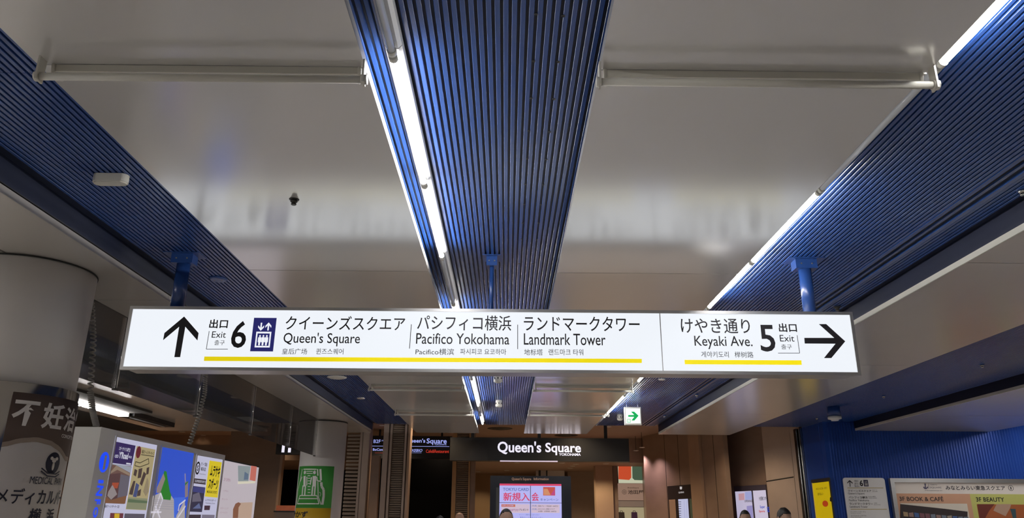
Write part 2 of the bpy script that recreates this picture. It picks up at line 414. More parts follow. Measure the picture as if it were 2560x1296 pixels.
# ================================================================= MAIN SIGN
YS = 5.30
sx0, sx1, sh0, sh1 = -2.715, 2.49, 0.976, 1.437
sg = thing('hanging_direction_sign', 'long lit white direction sign with black arrows hanging across the hall', 'sign', ((sx0 + sx1) / 2, YS + .1, Z(sh0)))
FR = .022
bz = MB()
bz.box(sx0, sx1, YS, YS + .03, Z(sh1 - FR), Z(sh1)).box(sx0, sx1, YS, YS + .03, Z(sh0), Z(sh0 + FR))
bz.box(sx0, sx0 + FR, YS, YS + .03, Z(sh0 + FR), Z(sh1 - FR)).box(sx1 - FR, sx1, YS, YS + .03, Z(sh0 + FR), Z(sh1 - FR))
bz.build('bezel', ALU, sg)
B('casing', ALU, sx0 + .03, sx1 - .03, YS + .031, YS + .20, Z(sh0 + .008), Z(sh1 - .008), sg)
F = Face((0, YS + .006, 0), (1, 0, 0))
seam = F.px(1653, 850)[0]
fa = B('face_panel', SIGNFACE, sx0 + FR, seam - .003, YS + .006, YS + .012, Z(sh0 + FR), Z(sh1 - FR), sg)
fb = B('face_panel', SIGNFACE, seam + .003, sx1 - FR, YS + .006, YS + .012, Z(sh0 + FR), Z(sh1 - FR), sg)
B('joint_strip', ALU, seam - .003, seam + .003, YS + .004, YS + .012, Z(sh0 + FR), Z(sh1 - FR), sg)
q1 = lambda x, y: (280 + x / 3.5556, 740 + y / 3.5556)
q2 = lambda x, y: (980 + x / 3.5556, 740 + y / 3.5556)
q3 = lambda x, y: (1600 + x / 4.2667, 740 + y / 4.2667)
def bq(q, x0, y0, x1, y1): return (*q(x0, y0), *q(x1, y1))
F.pxpoly('arrow', [q1(*p) for p in [(642, 185), (770, 332), (760, 398), (652, 275), (606, 546), (555, 546), (598, 275), (455, 395), (467, 332)]], INK, fa)
F.text('出口', bq(q1, 868, 210, 1032, 290), INK, fa, .022)
F.text('Exit', bq(q1, 890, 318, 1015, 375), INK, fa)
F.text('출구', bq(q1, 912, 395, 1003, 440), INK, fa)
F.line('bracket_line', [q1(865, 315), q1(839, 475), q1(1030, 475)], .0034, INK, fa)
F.text('6', bq(q1, 1065, 225, 1198, 465), INK, fa, .012)
def pictogram(F, x0, y0, x1, y1, parent, lift=.002, navy=NAVY, white=WHITEL):
    u0, v0, u1, v1 = F.box(x0, y0, x1, y1); W_, H_ = u1 - u0, v1 - v0
    pc = F.poly('lift_pictogram', [(u0, v0), (u1, v0), (u1, v1), (u0, v1)], navy, parent, lift)
    m = lambda a, b: (u0 + a * W_, v1 - b * H_); L = lift + .0025
    for a0, b0, a1, b1 in ((.18, .42, .84, .47), (.18, .84, .84, .885), (.18, .47, .24, .84), (.78, .47, .84, .84)):
        F.poly('cabin_outline', [m(a0, b1), m(a1, b1), m(a1, b0), m(a0, b0)], white, pc, L)
    for c in (.36, .51, .66):
        F.poly('figure_head', [(u0 + (c + .036 * math.cos(t)) * W_, v1 - (.545 + .028 * math.sin(t)) * H_) for t in [k * math.pi / 6 for k in range(12)]], white, pc, L)
        F.poly('figure', [m(c - .07, .60), m(c - .07, .73), m(c - .04, .73), m(c - .035, .825), m(c + .035, .825), m(c + .04, .73), m(c + .07, .73), m(c + .07, .60), m(c + .05, .58), m(c - .05, .58)], white, pc, L)
    for c, s in ((.36, 1), (.68, -1)):
        yy = lambda b: .265 + s * b
        F.poly('pictogram_arrow', [m(c - .03, yy(-.115)), m(c - .03, yy(.04)), m(c - .13, yy(-.035)), m(c - .13, yy(.025)), m(c, yy(.125)), m(c + .13, yy(.025)), m(c + .13, yy(-.035)), m(c + .03, yy(.04)), m(c + .03, yy(-.115))], white, pc, L)
    return pc
pictogram(F, 630.4, 795.4, 687.2, 879.2, fa)
F.text('クイーンズスクエア', (714.5, 791, 1013, 826), INK, fa, .006)
F.text("Queen's Square", bq(q1, 1525, 330, 2205, 450), INK, fa, .004)
F.text('皇后广场', bq(q1, 1513, 470, 1735, 522), INK, fa); F.text('퀸즈스퀘어', bq(q1, 1815, 470, 2058, 522), INK, fa)
F.line('divider', [q2(172, 255), q2(156, 470)], .0045, INK, fa)
F.text('パシフィコ横浜', bq(q2, 225, 175, 1060, 310), INK, fa, .006)
F.text('Pacifico Yokohama', bq(q2, 215, 335, 1043, 432), INK, fa, .004)
F.text('Pacifico横滨', bq(q2, 210, 470, 552, 527), INK, fa); F.text('파시피코 요코하마', bq(q2, 607, 472, 1015, 525), INK, fa)
F.line('divider', [q2(1117, 258), q2(1117, 475)], .0045, INK, fa)
F.text('ランドマークタワー', bq(q2, 1172, 185, 2200, 315), INK, fa, .006)
F.text('Landmark Tower', bq(q2, 1172, 338, 1897, 440), INK, fa, .004)
F.text('地标塔', bq(q2, 1175, 475, 1340, 530), INK, fa); F.text('랜드마크 타워', bq(q2, 1393, 475, 1700, 530), INK, fa)
F.pxpoly('yellow_line', [q1(822, 541), q2(2220, 562), q2(2220, 598), q1(818, 580)], YEL, fa)
F.text('けやき通り', bq(q3, 435, 245, 1170, 402), INK, fb, .006)
F.text('Keyaki Ave.', bq(q3, 580, 430, 1197, 572), INK, fb, .004)
F.text('게야키도리', bq(q3, 652, 595, 945, 660), INK, fb); F.text('榉树路', bq(q3, 1008, 597, 1207, 662), INK, fb)
F.pxpoly('yellow_line', [q3(475, 685), q3(1720, 690), q3(1724, 738), q3(478, 731)], YEL, fb)
F.text('5', bq(q3, 1277, 312, 1437, 597), INK, fb, .012)
F.text('出口', bq(q3, 1478, 295, 1670, 388), INK, fb, .022)
F.text('Exit', bq(q3, 1490, 420, 1643, 490), INK, fb); F.text('출구', bq(q3, 1505, 520, 1617, 572), INK, fb)
F.line('bracket_line', [q3(1675, 422), q3(1702, 612), q3(1472, 612)], .0034, INK, fb)
F.pxpoly('arrow', [q3(*p) for p in [(1752, 450), (2072, 450), (1908, 303), (1985, 303), (2188, 487), (2040, 665), (1962, 665), (2085, 512), (1757, 510)]], INK, fb)
# suspension posts
for px_, wd in (((465, 640), .10), ((1230, 645), .034), ((2005, 655), .095)):
    x = P(*px_, h=HS).x; y = YS + .125
    po = MB().tube([(x, y, Z(sh1 - .02)), (x, y, Z(HS - .05))], wd / 2, 16).build('post', BLUE, sg) if wd > .05 else \
        MB().tube([(x, y, Z(sh1 - .02)), (x, y, Z(HS - .05))], wd / 2, 10).build('post', BLUE, sg)
    k = .16 if wd > .05 else .08
    MB().box(x - k / 2, x + k / 2, y - .05, y + .05, Z(HS - .075), Z(HS - .004)).build('clamp_box', BLUE, po)
    MB().box(x - k * .85, x + k * .85, y - .08, y + .08, Z(HS - .004), Z(HS + .001)).build('ceiling_plate', BLUE, po)
    for dx in (-.03, .03): MB().lathe([(.006, -.055), (.006, -.05)], (x + dx * k / .12, y, Z(HS - .04)), 8, axis='y').build('bolt', ALU, po)

# ---- small fittings
o = MB()
p = P(277, 452, h=1.835)
n = 24; ring = [(p.x + (.065 if math.cos(2 * math.pi * k / n) > 0 else -.065) + .035 * math.cos(2 * math.pi * k / n), p.y + .035 * math.sin(2 * math.pi * k / n)) for k in range(n)]
t = thing('ceiling_sensor', 'cream capsule-shaped sensor on the left blue slats', 'sensor', (p.x, p.y, Z(1.82)))
MB().prism([(a, b, Z(1.822)) for a, b in ring], (0, 0, .046)).build('body', CREAM, t)
MB().prism([(p.x + (a - p.x) * .93, p.y + (b - p.y) * .85, Z(1.814)) for a, b in ring], (0, 0, .0079)).build('cover', CREAM, t)
def sprinkler(px_, h, label, m=STEEL, esc=None, sc=1.0):
    p = P(*px_, h=h - .012 * sc); x, y = p.x, p.y
    t = thing('sprinkler_head', label, 'sprinkler', (x, y, Z(h - .042 * sc)), 'sprinkler heads')
    MB().lathe([(.034 * sc, 0), (.03 * sc, -.006 * sc)], (x, y, Z(h)), 16).build('escutcheon', esc or m, t)
    MB().lathe([(.022 * sc, -.006 * sc), (.024 * sc, -.018 * sc), (.018 * sc, -.022 * sc), (.012 * sc, -.034 * sc)], (x, y, Z(h)), 12).build('body', m, t)
    MB().lathe([(.019 * sc, -.034 * sc), (.015 * sc, -.040 * sc)], (x, y, Z(h)), 12).build('deflector', m, t)
DKM = mat('dark_bronze', (.05, .048, .042), .4, metal=.4)
sprinkler((735, 503), HP, 'dark sprinkler head on the left ceiling panel', DKM, sc=.85)
sprinkler((2556, 478), HS, 'sprinkler head on the right blue slats at the frame edge', STEEL, BLUE)
sprinkler((2093, 770), HS, 'sprinkler head on the right blue slats just above the sign', DKM, BLUEDK)
sprinkler((2209, 992), HS, 'sprinkler head on the lower right blue slats, middle one', STEEL, BLUE)
sprinkler((2455, 914), HS, 'sprinkler head on the lower right blue slats, nearest the right frame edge', STEEL, BLUE)
sprinkler((2042, 1047), HS, 'sprinkler head on the lower right blue slats, close to the steel post', STEEL, BLUE)
sprinkler((1742, 989), HS, 'sprinkler head on the slats right of the green exit sign', STEEL, BLUE)
sprinkler((1661, 1041), HS, 'sprinkler head on the slats beyond the green exit sign', STEEL, BLUE)
def disc(px_, r, m, label):
    p = P(*px_, h=HS - .02)
    t = thing('ceiling_cover_disc', label, 'cover plate', (p.x, p.y, Z(HS - .022)), 'round covers on the blue slats')
    MB().lathe([(r, 0), (r, -.006), (r * .8, -.016)], (p.x, p.y, Z(HS)), 28).build('plate', m, t)
    for dx in (-.4, .4): MB().lathe([(.006, -.016), (.005, -.019)], (p.x + dx * r, p.y, Z(HS)), 8).build('screw', STEEL, t)
disc((545, 703), .075, BLUE, 'round blue cover plate on the left slats above the hanging sign')
disc((842, 947), .135, CREAM, 'wide round beige cover on the left slats below the hanging sign')
disc((902, 999), .07, SOFFIT, 'small round cover on the left slats beyond the wide beige one')
disc((1655, 952), .05, CREAM, 'small white round cover on the right slats beyond the sign')
def detector(px_, label, tall=True):
    p = P(*px_, h=1.80); x, y = p.x, p.y
    t = thing('smoke_detector', label, 'detector', (x, y, Z(1.75)), 'detectors on the slats')
    MB().lathe([(.05, .07), (.055, .02), (.055, -.01)], (x, y, Z(1.80)), 20).build('base', CREAM, t)
    MB().lathe([(.058, -.01), (.056, -.03), (.03, -.045)], (x, y, Z(1.80)), 20).build('cap', CREAM, t)
    for a in (-50, 0, 50):
        MB().lathe([(.011, -.06), (.011, -.05)], (x + .056 * math.sin(R(a)), y + .056 - .056 * math.cos(R(a)) , Z(1.815)), 8, axis='y').build('vent_hole', BLACK, t)
    if tall: MB().tube([(x - .02, y, Z(HS)), (x - .02, y, Z(1.86))], .01, 8).build('stem', CREAM, t)
detector((1245, 950), 'cream detector with three dark holes in the centre recess, nearer one')
detector((1247, 1012), 'cream detector with three dark holes in the centre recess, farther one')
detector((1550, 1046), 'cream dome detector left of the green exit sign', False)

# ---- green exit sign
ex0, ex1 = P(1563, 1020, Y=13), P(1602, 1061, Y=13)
t = thing('exit_sign', 'small lit green and white exit arrow sign under the right slats', 'sign', ((ex0.x + ex1.x) / 2, 13.05, ex1.z))
B('housing', CREAM, ex0.x - .012, ex1.x + .012, 13.0, 13.09, ex1.z - .012, ex0.z + .012, t)
EW = emi('exit_white', (238, 245, 242), 1.25); EG = emi('exit_green', (10, 160, 80), 1.0)
F2 = Face((0, 13.0, 0), (1, 0, 0))
fc = F2.rect('lit_face', 1564.5, 1022, 1600.5, 1059, EW, t, .004)
q = lambda x, y: (1400 + x / 4.32, 940 + y / 4.32)
F2.pxpoly('arrow', [q(*a) for a in [(735, 425), (800, 425), (765, 388), (800, 388), (848, 433), (803, 485), (770, 485), (800, 445), (735, 445)]], EG, fc, .008)
F2.line('running_man_box', [q(728, 470), q(760, 470), q(760, 505), q(728, 505)], .008, EG, fc, .008, closed=True)
F2.text('人', (*q(734, 476), *q(754, 500)), EG, fc, .03, .008, 'running_man')
for x in (ex0.x + .03, ex1.x - .03): MB().tube([(x, 13.045, ex0.z + .01), (x, 13.045, Z(HS))], .006, 8).build('hanger', CREAM, t)
# ---- white cylindrical lamp in the far right bay
p = P(2083, 1018, h=HS)
t = thing('cylinder_downlight', 'blue and white cylindrical lamp hanging from the lower right blue slats', 'lamp', (p.x, p.y, Z(HS - .25)))
MB().lathe([(.105, 0), (.105, -.16)], (p.x, p.y, Z(HS)), 24).build('tube_body', BLUE, t)
MB().lathe([(.112, -.16), (.112, -.205), (.06, -.22), (.06, -.235)], (p.x, p.y, Z(HS)), 24).build('trim_ring', WHITE, t)

# ================================================================= LEFT SIDE
# ---- glass smoke barrier
XG = -3.43
t = thing('glass_smoke_barrier', 'clear glass smoke barrier hanging along the left soffit', 'glass screen', (XG, 10, Z(1.05)))
ys = [5.0, 6.68, 8.50, 10.39, 12.27, 13.98]
for a, b in zip(ys, ys[1:]):
    B('pane', GLASS, XG - .004, XG + .004, a + .004, b - .004, Z(1.055), Z(1.715), t)
for y in ys[1:]:
    MB().tube([(XG + .012, y, Z(1.05)), (XG + .012, y, Z(1.70))], .005, 8).build('hanger_wire', STEEL, t)
    B('bottom_clip', DKM, XG - .012, XG + .018, y - .03, y + .03, Z(1.045), Z(1.062), t)
# ---- near column
CX, CY, CR = -3.46, 5.32, .405
t = thing('round_column', 'thick round grey column with a steel and banner wrapped base at left', 'column', (CX, CY, 0))
RB = .43; HB = P(100, 948, Y=CY - RB).z
MB().lathe([(CR, HB - .05), (CR, Z(HP) - .002)], (CX, CY, 0), 64).build('shaft', COLPAINT, t)
MB().lathe([(RB, 0.0), (RB, HB - .006), (CR + .002, HB)], (CX, CY, 0), 64).build('steel_cladding', STEEL, t)
MB().lathe([(CR + .006, Z(HP) - .012), (CR + .006, Z(HP) - .0025)], (CX, CY, 0), 64).build('dark_ring', GAP, t)  # thin dark ring where the shaft meets the soffit
C = Cyl(CX, CY, RB)
bn = thing('column_banner', 'brown and grey clinic banner wrapped round the near column base', 'banner', (CX, CY - RB, 0.4))
BRN = ink('banner_brown', (92, 74, 66)); BRN2 = ink('banner_taupe', (150, 134, 122)); GRY = ink('banner_grey', (228, 220, 214)); LET = ink('banner_letter', (232, 226, 220)); NVY = ink('banner_navy', (38, 38, 58))
u0 = C.px(33, 982)[0]; u1 = u0 + 2 * math.pi * RB * .5
vt = C.px(33, 980)[1]
wave = [C.px(*a) for a in [(20, 1111), (50, 1103), (90, 1101), (120, 1108), (145, 1122)]]
wx = [a[0] for a in wave]; wz = [a[1] for a in wave]
def wv(u):
    if u < wx[0]: return wz[0] + (u - wx[0]) * .25
    for k in range(4):
        if u <= wx[k + 1]:
            f = (u - wx[k]) / (wx[k + 1] - wx[k]); f = f * f * (3 - 2 * f); return wz[k] + (wz[k + 1] - wz[k]) * f
    return wz[-1] - min(.06, (u - wx[-1]) * .5)
C.sheet('sheet', u0, u1, .4, vt, GRY, bn, .003, 40)
C.sheet('taupe_band', u0, u1, lambda u: wv(u) - .012, lambda u: wv(u) + .05, BRN2, bn, .0045, 40)
C.sheet('brown_field', u0, u1, lambda u: wv(u) + .018, vt, BRN, bn, .006, 40)
C.text('不', (29, 1002, 97.5, 1066), LET, bn, .03, .009); C.text('妊', (104, 1009, 156, 1075), LET, bn, .03, .009)
b1 = C.box(29, 1002, 97.5, 1066); b2 = C.box(104, 1009, 156, 1075); du = b2[0] - b1[0]; dw = b2[2] - b2[0]
C.text('治', (b2[0] + du, b1[1], b2[0] + du + dw, b1[3]), LET, bn, .03, .009, px=False)
C.text('療', (b2[0] + 2 * du, b1[1], b2[0] + 2 * du + dw, b1[3]), LET, bn, .03, .009, px=False)
a = C.px(151, 1090); C.text('CONCEPTION', (a[0], a[1] - .012, a[0] + .2, a[1] + .012), LET, bn, .02, .009, px=False)
e0 = C.box(113, 1131, 147, 1186); cu, cv, ru, rv = (e0[0] + e0[2]) / 2, (e0[1] + e0[3]) / 2, (e0[2] - e0[0]) / 2, (e0[3] - e0[1]) / 2
C.sheet('emblem_oval', cu - ru, cu + ru, lambda u: cv - rv * math.sqrt(max(0, 1 - ((u - cu) / ru) ** 2)), lambda u: cv + rv * math.sqrt(max(0, 1 - ((u - cu) / ru) ** 2)), NVY, bn, .0055, 24)
for (a, b, c, d) in ((0, .25, .30, .22), (-.36, .42, .2, .16), (.36, .42, .2, .16), (0, -.28, .16, .4)):
    C.sheet('emblem_figure', cu + (a - c) * ru, cu + (a + c) * ru, lambda u: cv + rv * (b - d * math.sqrt(max(0, 1 - ((u - cu - a * ru) / (c * ru)) ** 2))), lambda u: cv + rv * (b + d * math.sqrt(max(0, 1 - ((u - cu - a * ru) / (c * ru)) ** 2))), GRY, bn, .0075, 12)
for s in (0, .018): C.polyline('emblem_ribbon', [(cu - ru * 1.4, cv - rv * .55 - s), (cu - ru * .6, cv - rv * .95 - s), (cu + ru * .6, cv - rv * .98 - s), (cu + ru * 1.2, cv - rv * .7 - s)], .007, NVY, bn, .008)
b3 = C.box(73, 1193, 130, 1211); C.text('MEDICAL', b3, NVY, bn, .0, .008, px=False)
C.text('PARK', (b3[2] + .02, b3[1], b3[2] + .02 + (b3[2] - b3[0]) * .58, b3[3]), NVY, bn, .0, .008, px=False)
b4 = C.box(2, 1222, 133, 1262); C.text('メディカル', (b4[0] - .03, b4[1], b4[2], b4[3]), NVY, bn, .012, .008, px=False)
C.text('パーク', (b4[2] + .012, b4[1], b4[2] + .012 + (b4[2] - b4[0]) * .6, b4[3]), NVY, bn, .012, .008, px=False)
b5 = C.box(70, 1272, 100, 1305); C.text('横', b5, NVY, bn, .02, .008, px=False)
b6 = C.box(112, 1275, 128, 1305); C.text('浜', (b5[2] + .05, b5[1], b5[2] + .05 + b5[2] - b5[0], b5[3]), NVY, bn, .02, .008, px=False)

# ---- information board (thin free-standing kiosk)
KX, KY0, KY1, KH = -2.62, 5.02, 7.31, Z(.55)
KW = mat('kiosk_grey_white', (.80, .78, .73), .4, noise=.04)
t = thing('information_board', 'tall grey-white information board with lit map and posters beside the column', 'information board', (KX - .08, (KY0 + KY1) / 2, 0))
B('cabinet', KW, KX - .17, KX, KY0, KY1, 0.05, KH, t)
B('plinth', DKM, KX - .15, KX - .02, KY0 + .02, KY1 - .02, 0, .05, t)
F3 = Face((KX, 0, 0), (0, 1, 0))
IBL = emi('info_blue', (20, 70, 235), 1.0)
def zq(sx, sy, k): return lambda x, y: (sx + x / k, sy + y / k)
k1 = zq(240, 1080, 6.0); k2 = zq(370, 1100, 6.614)
pi = F3.poly('info_disc', [(F3.box(*k1(48, 300), *k1(192, 615))[0] + 0, 0)] * 0 or [((lambda b: ((b[0] + b[2]) / 2 + (b[2] - b[0]) / 2 * math.cos(a), (b[1] + b[3]) / 2 + (b[3] - b[1]) / 2 * math.sin(a)))(F3.box(*k1(48, 300), *k1(192, 615)))) for a in [i * math.pi / 14 for i in range(28)]], IBL, t)
F3.text('i', (*k1(100, 350), *k1(138, 570)), WHITE, pi, .04, .006)
for ch, (xa, ya, xb, yb) in {'I': (30, 725, 105, 775), 'N': (0, 810, 95, 965), 'F': (-25, 1015, 60, 1090), 'O': (-45, 1130, 20, 1290)}.items():
    F3.text(ch, (*k1(xa, ya), *k1(xb, yb)), IBL, t, .02, .004, rot=True)
LB = emi('lightbox_white', (196, 196, 222), .8)
TRIM = mat('kiosk_trim', (.8, .79, .75), .35, noise=.03)
def light_window(pts, name, m=LB):
    w_ = F3.pxpoly(name, pts, m, t, .003)
    F3.line('window_trim', pts, .014, TRIM, w_, .006, closed=True)
    return w_
w1 = light_window([k1(297, 62), k1(915, 190), k1(722, 1420), k1(60, 1420)], 'poster_window')
pc = lambda nm, srgb, es=.75: emi('print_' + nm, srgb, es)
q4 = lambda q, *pts: [q(*p) for p in pts]
F3.pxpoly('poster_print', q4(k1, (288, 150), (582, 210), (520, 508), (228, 468)), pc('purple', (52, 38, 92)), w1, .006)
F3.text('スポーツサイクル専門店', (*k1(325, 232), *k1(498, 296)), pc('wht', (220, 220, 235)), w1, .01, .009)
F3.text("Y'Road", (*k1(325, 305), *k1(465, 410)), pc('wht', (220, 220, 235)), w1, .03, .009)
F3.text('横浜店', (*k1(470, 362), *k1(518, 400)), pc('wht', (220, 220, 235)), w1, .01, .009)
for cxx in (280, 303): F3.ellipse('wheel', *k1(cxx - 13, 345), *k1(cxx + 13, 392), pc('wht', (220, 220, 235)), w1, .009, hole=.7)
F3.pxpoly('poster_print', q4(k1, (440, 466), (505, 475), (503, 498), (436, 488)), pc('wht', (220, 220, 235)), w1, .009)
F3.pxpoly('poster_photo', q4(k1, (225, 480), (520, 520), (412, 1085), (115, 1072)), pc('shopbrown', (112, 84, 76)), w1, .006)
F3.pxpoly('poster_photo', q4(k1, (225, 490), (290, 505), (500, 620), (518, 530), (400, 505), (228, 482)), pc('shopsky', (160, 165, 180)), w1, .0085)
F3.pxpoly('poster_photo', q4(k1, (205, 600), (285, 510), (495, 630), (490, 665), (300, 570), (205, 625)), pc('shoproof', (150, 130, 112)), w1, .0095)
F3.pxpoly('poster_photo', q4(k1, (195, 640), (350, 620), (300, 1000), (205, 1025), (140, 965)), pc('shopdark', (88, 62, 62)), w1, .0085)
F3.pxpoly('poster_photo', q4(k1, (225, 765), (325, 765), (300, 850), (215, 850)), pc('jersey', (168, 78, 52)), w1, .0095)
F3.pxpoly('poster_photo', q4(k1, (355, 640), (490, 670), (450, 960), (305, 990)), pc('shopgrey', (104, 100, 112)), w1, .0085)
F3.pxpoly('poster_photo', q4(k1, (130, 985), (205, 1030), (440, 960), (418, 1080), (118, 1070)), pc('shopfloor', (128, 88, 60)), w1, .009)
F3.pxpoly('poster_photo', q4(k1, (165, 900), (225, 800), (260, 860), (295, 940), (205, 1020), (150, 960)), pc('bikes', (150, 140, 140)), w1, .010)
F3.text('横浜ワールドポーターズ店', (*k1(110, 1100), *k1(330, 1145)), INK, w1, .015, .009)
F3.pxpoly('poster_print', q4(k1, (600, 215), (880, 270), (740, 1180), (435, 1165)), pc('cream', (178, 164, 122)), w1, .006)
F3.ellipse('poster_badge', *k1(585, 215), *k1(655, 400), pc('maroon', (104, 36, 44)), w1, .009)
F3.text('横浜ワールドポーターズ', (*k1(668, 285), *k1(855, 345)), INK, w1, .015, .009)
F3.line('poster_rule', q4(k1, (660, 345), (852, 372)), .004, INK, w1, .009)
F3.line('poster_ribbon', q4(k1, (575, 450), (640, 470), (770, 405), (775, 480), (640, 530), (565, 510), (575, 450)), .004, INK, w1, .009)
for pts in ([(565, 560), (602, 580), (580, 672), (545, 650)], [(625, 560), (678, 545), (655, 690), (608, 700)], [(700, 600), (735, 635), (670, 815), (640, 780)], [(745, 545), (782, 530), (768, 635), (738, 645)], [(500, 860), (545, 740), (572, 740), (530, 950), (480, 940)], [(610, 890), (658, 860), (645, 960), (598, 970)]):
    F3.pxpoly('poster_picture', q4(k1, *pts), pc('umber', (76, 62, 58)), w1, .009)
F3.pxpoly('poster_picture', q4(k1, (585, 770), (628, 800), (585, 985), (535, 975)), pc('steelblue', (70, 82, 128)), w1, .0095)
F3.pxpoly('poster_picture', q4(k1, (470, 985), (755, 1005), (735, 1170), (437, 1160)), pc('sage', (138, 142, 112)), w1, .0085)
F3.pxpoly('poster_picture', q4(k1, (465, 1010), (752, 1040), (748, 1075), (458, 1060)), pc('fern', (92, 112, 82)), w1, .0095)
F3.pxpoly('poster_picture', q4(k1, (750, 690), (770, 740), (770, 900), (730, 970), (690, 900)), pc('skirt', (150, 136, 108)), w1, .009)
F3.pxpoly('poster_print', q4(k1, (205, 1220), (400, 1225), (378, 1400), (185, 1400)), pc('maroon2', (110, 52, 60)), w1, .006)
F3.pxpoly('poster_print', q4(k1, (262, 1230), (335, 1230), (320, 1400), (250, 1400)), pc('sunyellow', (214, 176, 40)), w1, .009)
F3.pxpoly('poster_print', q4(k1, (420, 1228), (720, 1235), (700, 1400), (400, 1400)), pc('slate', (92, 88, 100)), w1, .006)
w2 = light_window(q4(k2, (222, 103), (755, 212), (600, 1420), (20, 1420)), 'map_window', pc('mapblue', (44, 84, 206), .8))
k2p = lambda nm, pts, srgb, l=.006, es=.75: F3.pxpoly(nm, q4(k2, *pts), pc('m' + nm + '%d%d%d' % srgb, srgb, es), w2, l)
k2p('map_street', [(245, 560), (272, 650), (195, 880), (130, 880), (135, 800)], (150, 134, 130))
k2p('map_park', [(262, 515), (295, 530), (310, 640), (350, 860), (372, 915), (360, 1000), (225, 985), (190, 870), (272, 650), (250, 560)], (34, 128, 34))
k2p('map_block', [(75, 935), (190, 880), (225, 985), (365, 1000), (375, 925), (418, 990), (420, 1130), (440, 1296), (600, 1000), (600, 1420), (20, 1420)], (176, 170, 172), .0045)
k2p('map_harbour', [(415, 960), (600, 950), (600, 1000), (480, 1110), (450, 1290), (420, 1290)], (64, 110, 226), .007)
k2p('map_street', [(600, 700), (650, 690), (645, 940), (600, 960)], (140, 124, 130), .007)
k2p('map_park', [(600, 720), (650, 685), (645, 705), (598, 760)], (44, 120, 50), .0085)
k2p('map_street', [(590, 560), (605, 560), (607, 690), (595, 700)], (150, 140, 170), .0085)
for pts in ([(60, 1290), (190, 885), (225, 985), (150, 1190)], [(100, 1090), (180, 1296)], [(470, 1296), (600, 1100)], [(480, 1180), (500, 1080), (600, 1000)], [(30, 1200), (200, 1200)]):
    F3.line('map_road', q4(k2, *pts), .012, pc('road', (222, 218, 230)), w2, .009)
for yy in (1000, 1030, 1060, 1100, 1140): F3.line('map_minor_road', q4(k2, (75, yy - 8), (412, yy + 14)), .003, pc('minor', (150, 146, 160)), w2, .0105)
w3 = light_window(q4(k2, (805, 245), (1232, 320), (1095, 1420), (640, 1420)), 'poster_window')
F3.ellipse('poster_emblem', *k2(778, 360), *k2(848, 580), INK, w3, .006, hole=.72)
F3.text('S', (*k2(798, 425), *k2(828, 515)), INK, w3, .02, .006)
F3.text('オリーブ薬局', (*k2(865, 375), *k2(968, 440)), INK, w3, .015, .006); F3.text('横浜店', (*k2(862, 455), *k2(945, 520)), INK, w3, .015, .006)
F3.text('Yokohama Pharmacy', (*k2(835, 560), *k2(945, 585)), INK, w3, .0, .006)
k3p = lambda pts, srgb, l=.006: F3.pxpoly('poster_print', q4(k2, *pts), pc('k%d%d%d' % srgb, srgb, .75), w3, l)
k3p([(748, 638), (950, 660), (940, 745), (738, 720)], (56, 48, 52)); F3.text('SUPERSPORTS', (*k2(760, 672), *k2(935, 712)), pc('wht', (220, 220, 235)), w3, .0, .009)
k3p([(732, 765), (935, 790), (880, 1198), (672, 1190)], (44, 44, 66)); k3p([(738, 775), (932, 798), (920, 890), (725, 860)], (58, 64, 124), .0085)
k3p([(725, 910), (830, 870), (870, 1020), (715, 1030)], (104, 100, 116), .0085); k3p([(725, 1140), (830, 1050), (860, 1140)], (96, 108, 150), .0085)
k3p([(1010, 345), (1210, 375), (1140, 960), (930, 940)], (226, 204, 30))
F3.text('ムラサキ', (*k2(1015, 430), *k2(1175, 620)), INK, w3, .03, .009); F3.text('スポーツ', (*k2(985, 640), *k2(1145, 820)), INK, w3, .03, .009)
F3.text('MURASAKI SPORTS', (*k2(960, 845), *k2(1125, 890)), INK, w3, .01, .009)
F3.text('ムラサキスポーツ', (*k2(935, 985), *k2(1115, 1020)), INK, w3, .01, .006); F3.text('Yokohama Store', (*k2(935, 1038), *k2(1098, 1062)), INK, w3, .0, .006)
k3p([(925, 1090), (1018, 1090), (1008, 1165), (920, 1165)], (64, 40, 48)); k3p([(660, 1240), (865, 1240), (850, 1400), (640, 1400)], (54, 44, 50)); k3p([(885, 1240), (1092, 1245), (1075, 1400), (870, 1400)], (124, 118, 134))
# ---- coiled cables
def coil(name, pts, r, turns, label, m):
    path = []; n = turns * 8
    P_ = [Vector(p) for p in pts]
    def pos(f):
        g = f * (len(P_) - 1); i = min(int(g), len(P_) - 2); return P_[i].lerp(P_[i + 1], g - i)
    for k in range(n + 1):
        f = k / n; a = 2 * math.pi * turns * f
        path.append(pos(f) + Vector((r * math.cos(a), r * math.sin(a), 0)))
    o = MB().tube(path, r * .38, 6).build(name, m, None); tag(o, label, 'cable', 'coiled cables')
CABLE = mat('cable_grey', (.30, .28, .25), .5)
coil('coiled_cable', [P(229, 757, Y=5.62), P(234, 850, Y=5.5), P(226, 980, Y=5.3), P(232, 1030, Y=5.15), P(241, 1066, X=KX - .09)], .017, 40, 'coiled grey cable from the near column down to the information board', CABLE)
coil('coiled_cable', [P(514, 936, X=-3.0), P(512, 985, X=-2.95), P(495, 1050, X=-2.85), P(474, 1111, X=KX - .09)], .017, 26, 'coiled grey cable rising behind the middle of the information board', CABLE)

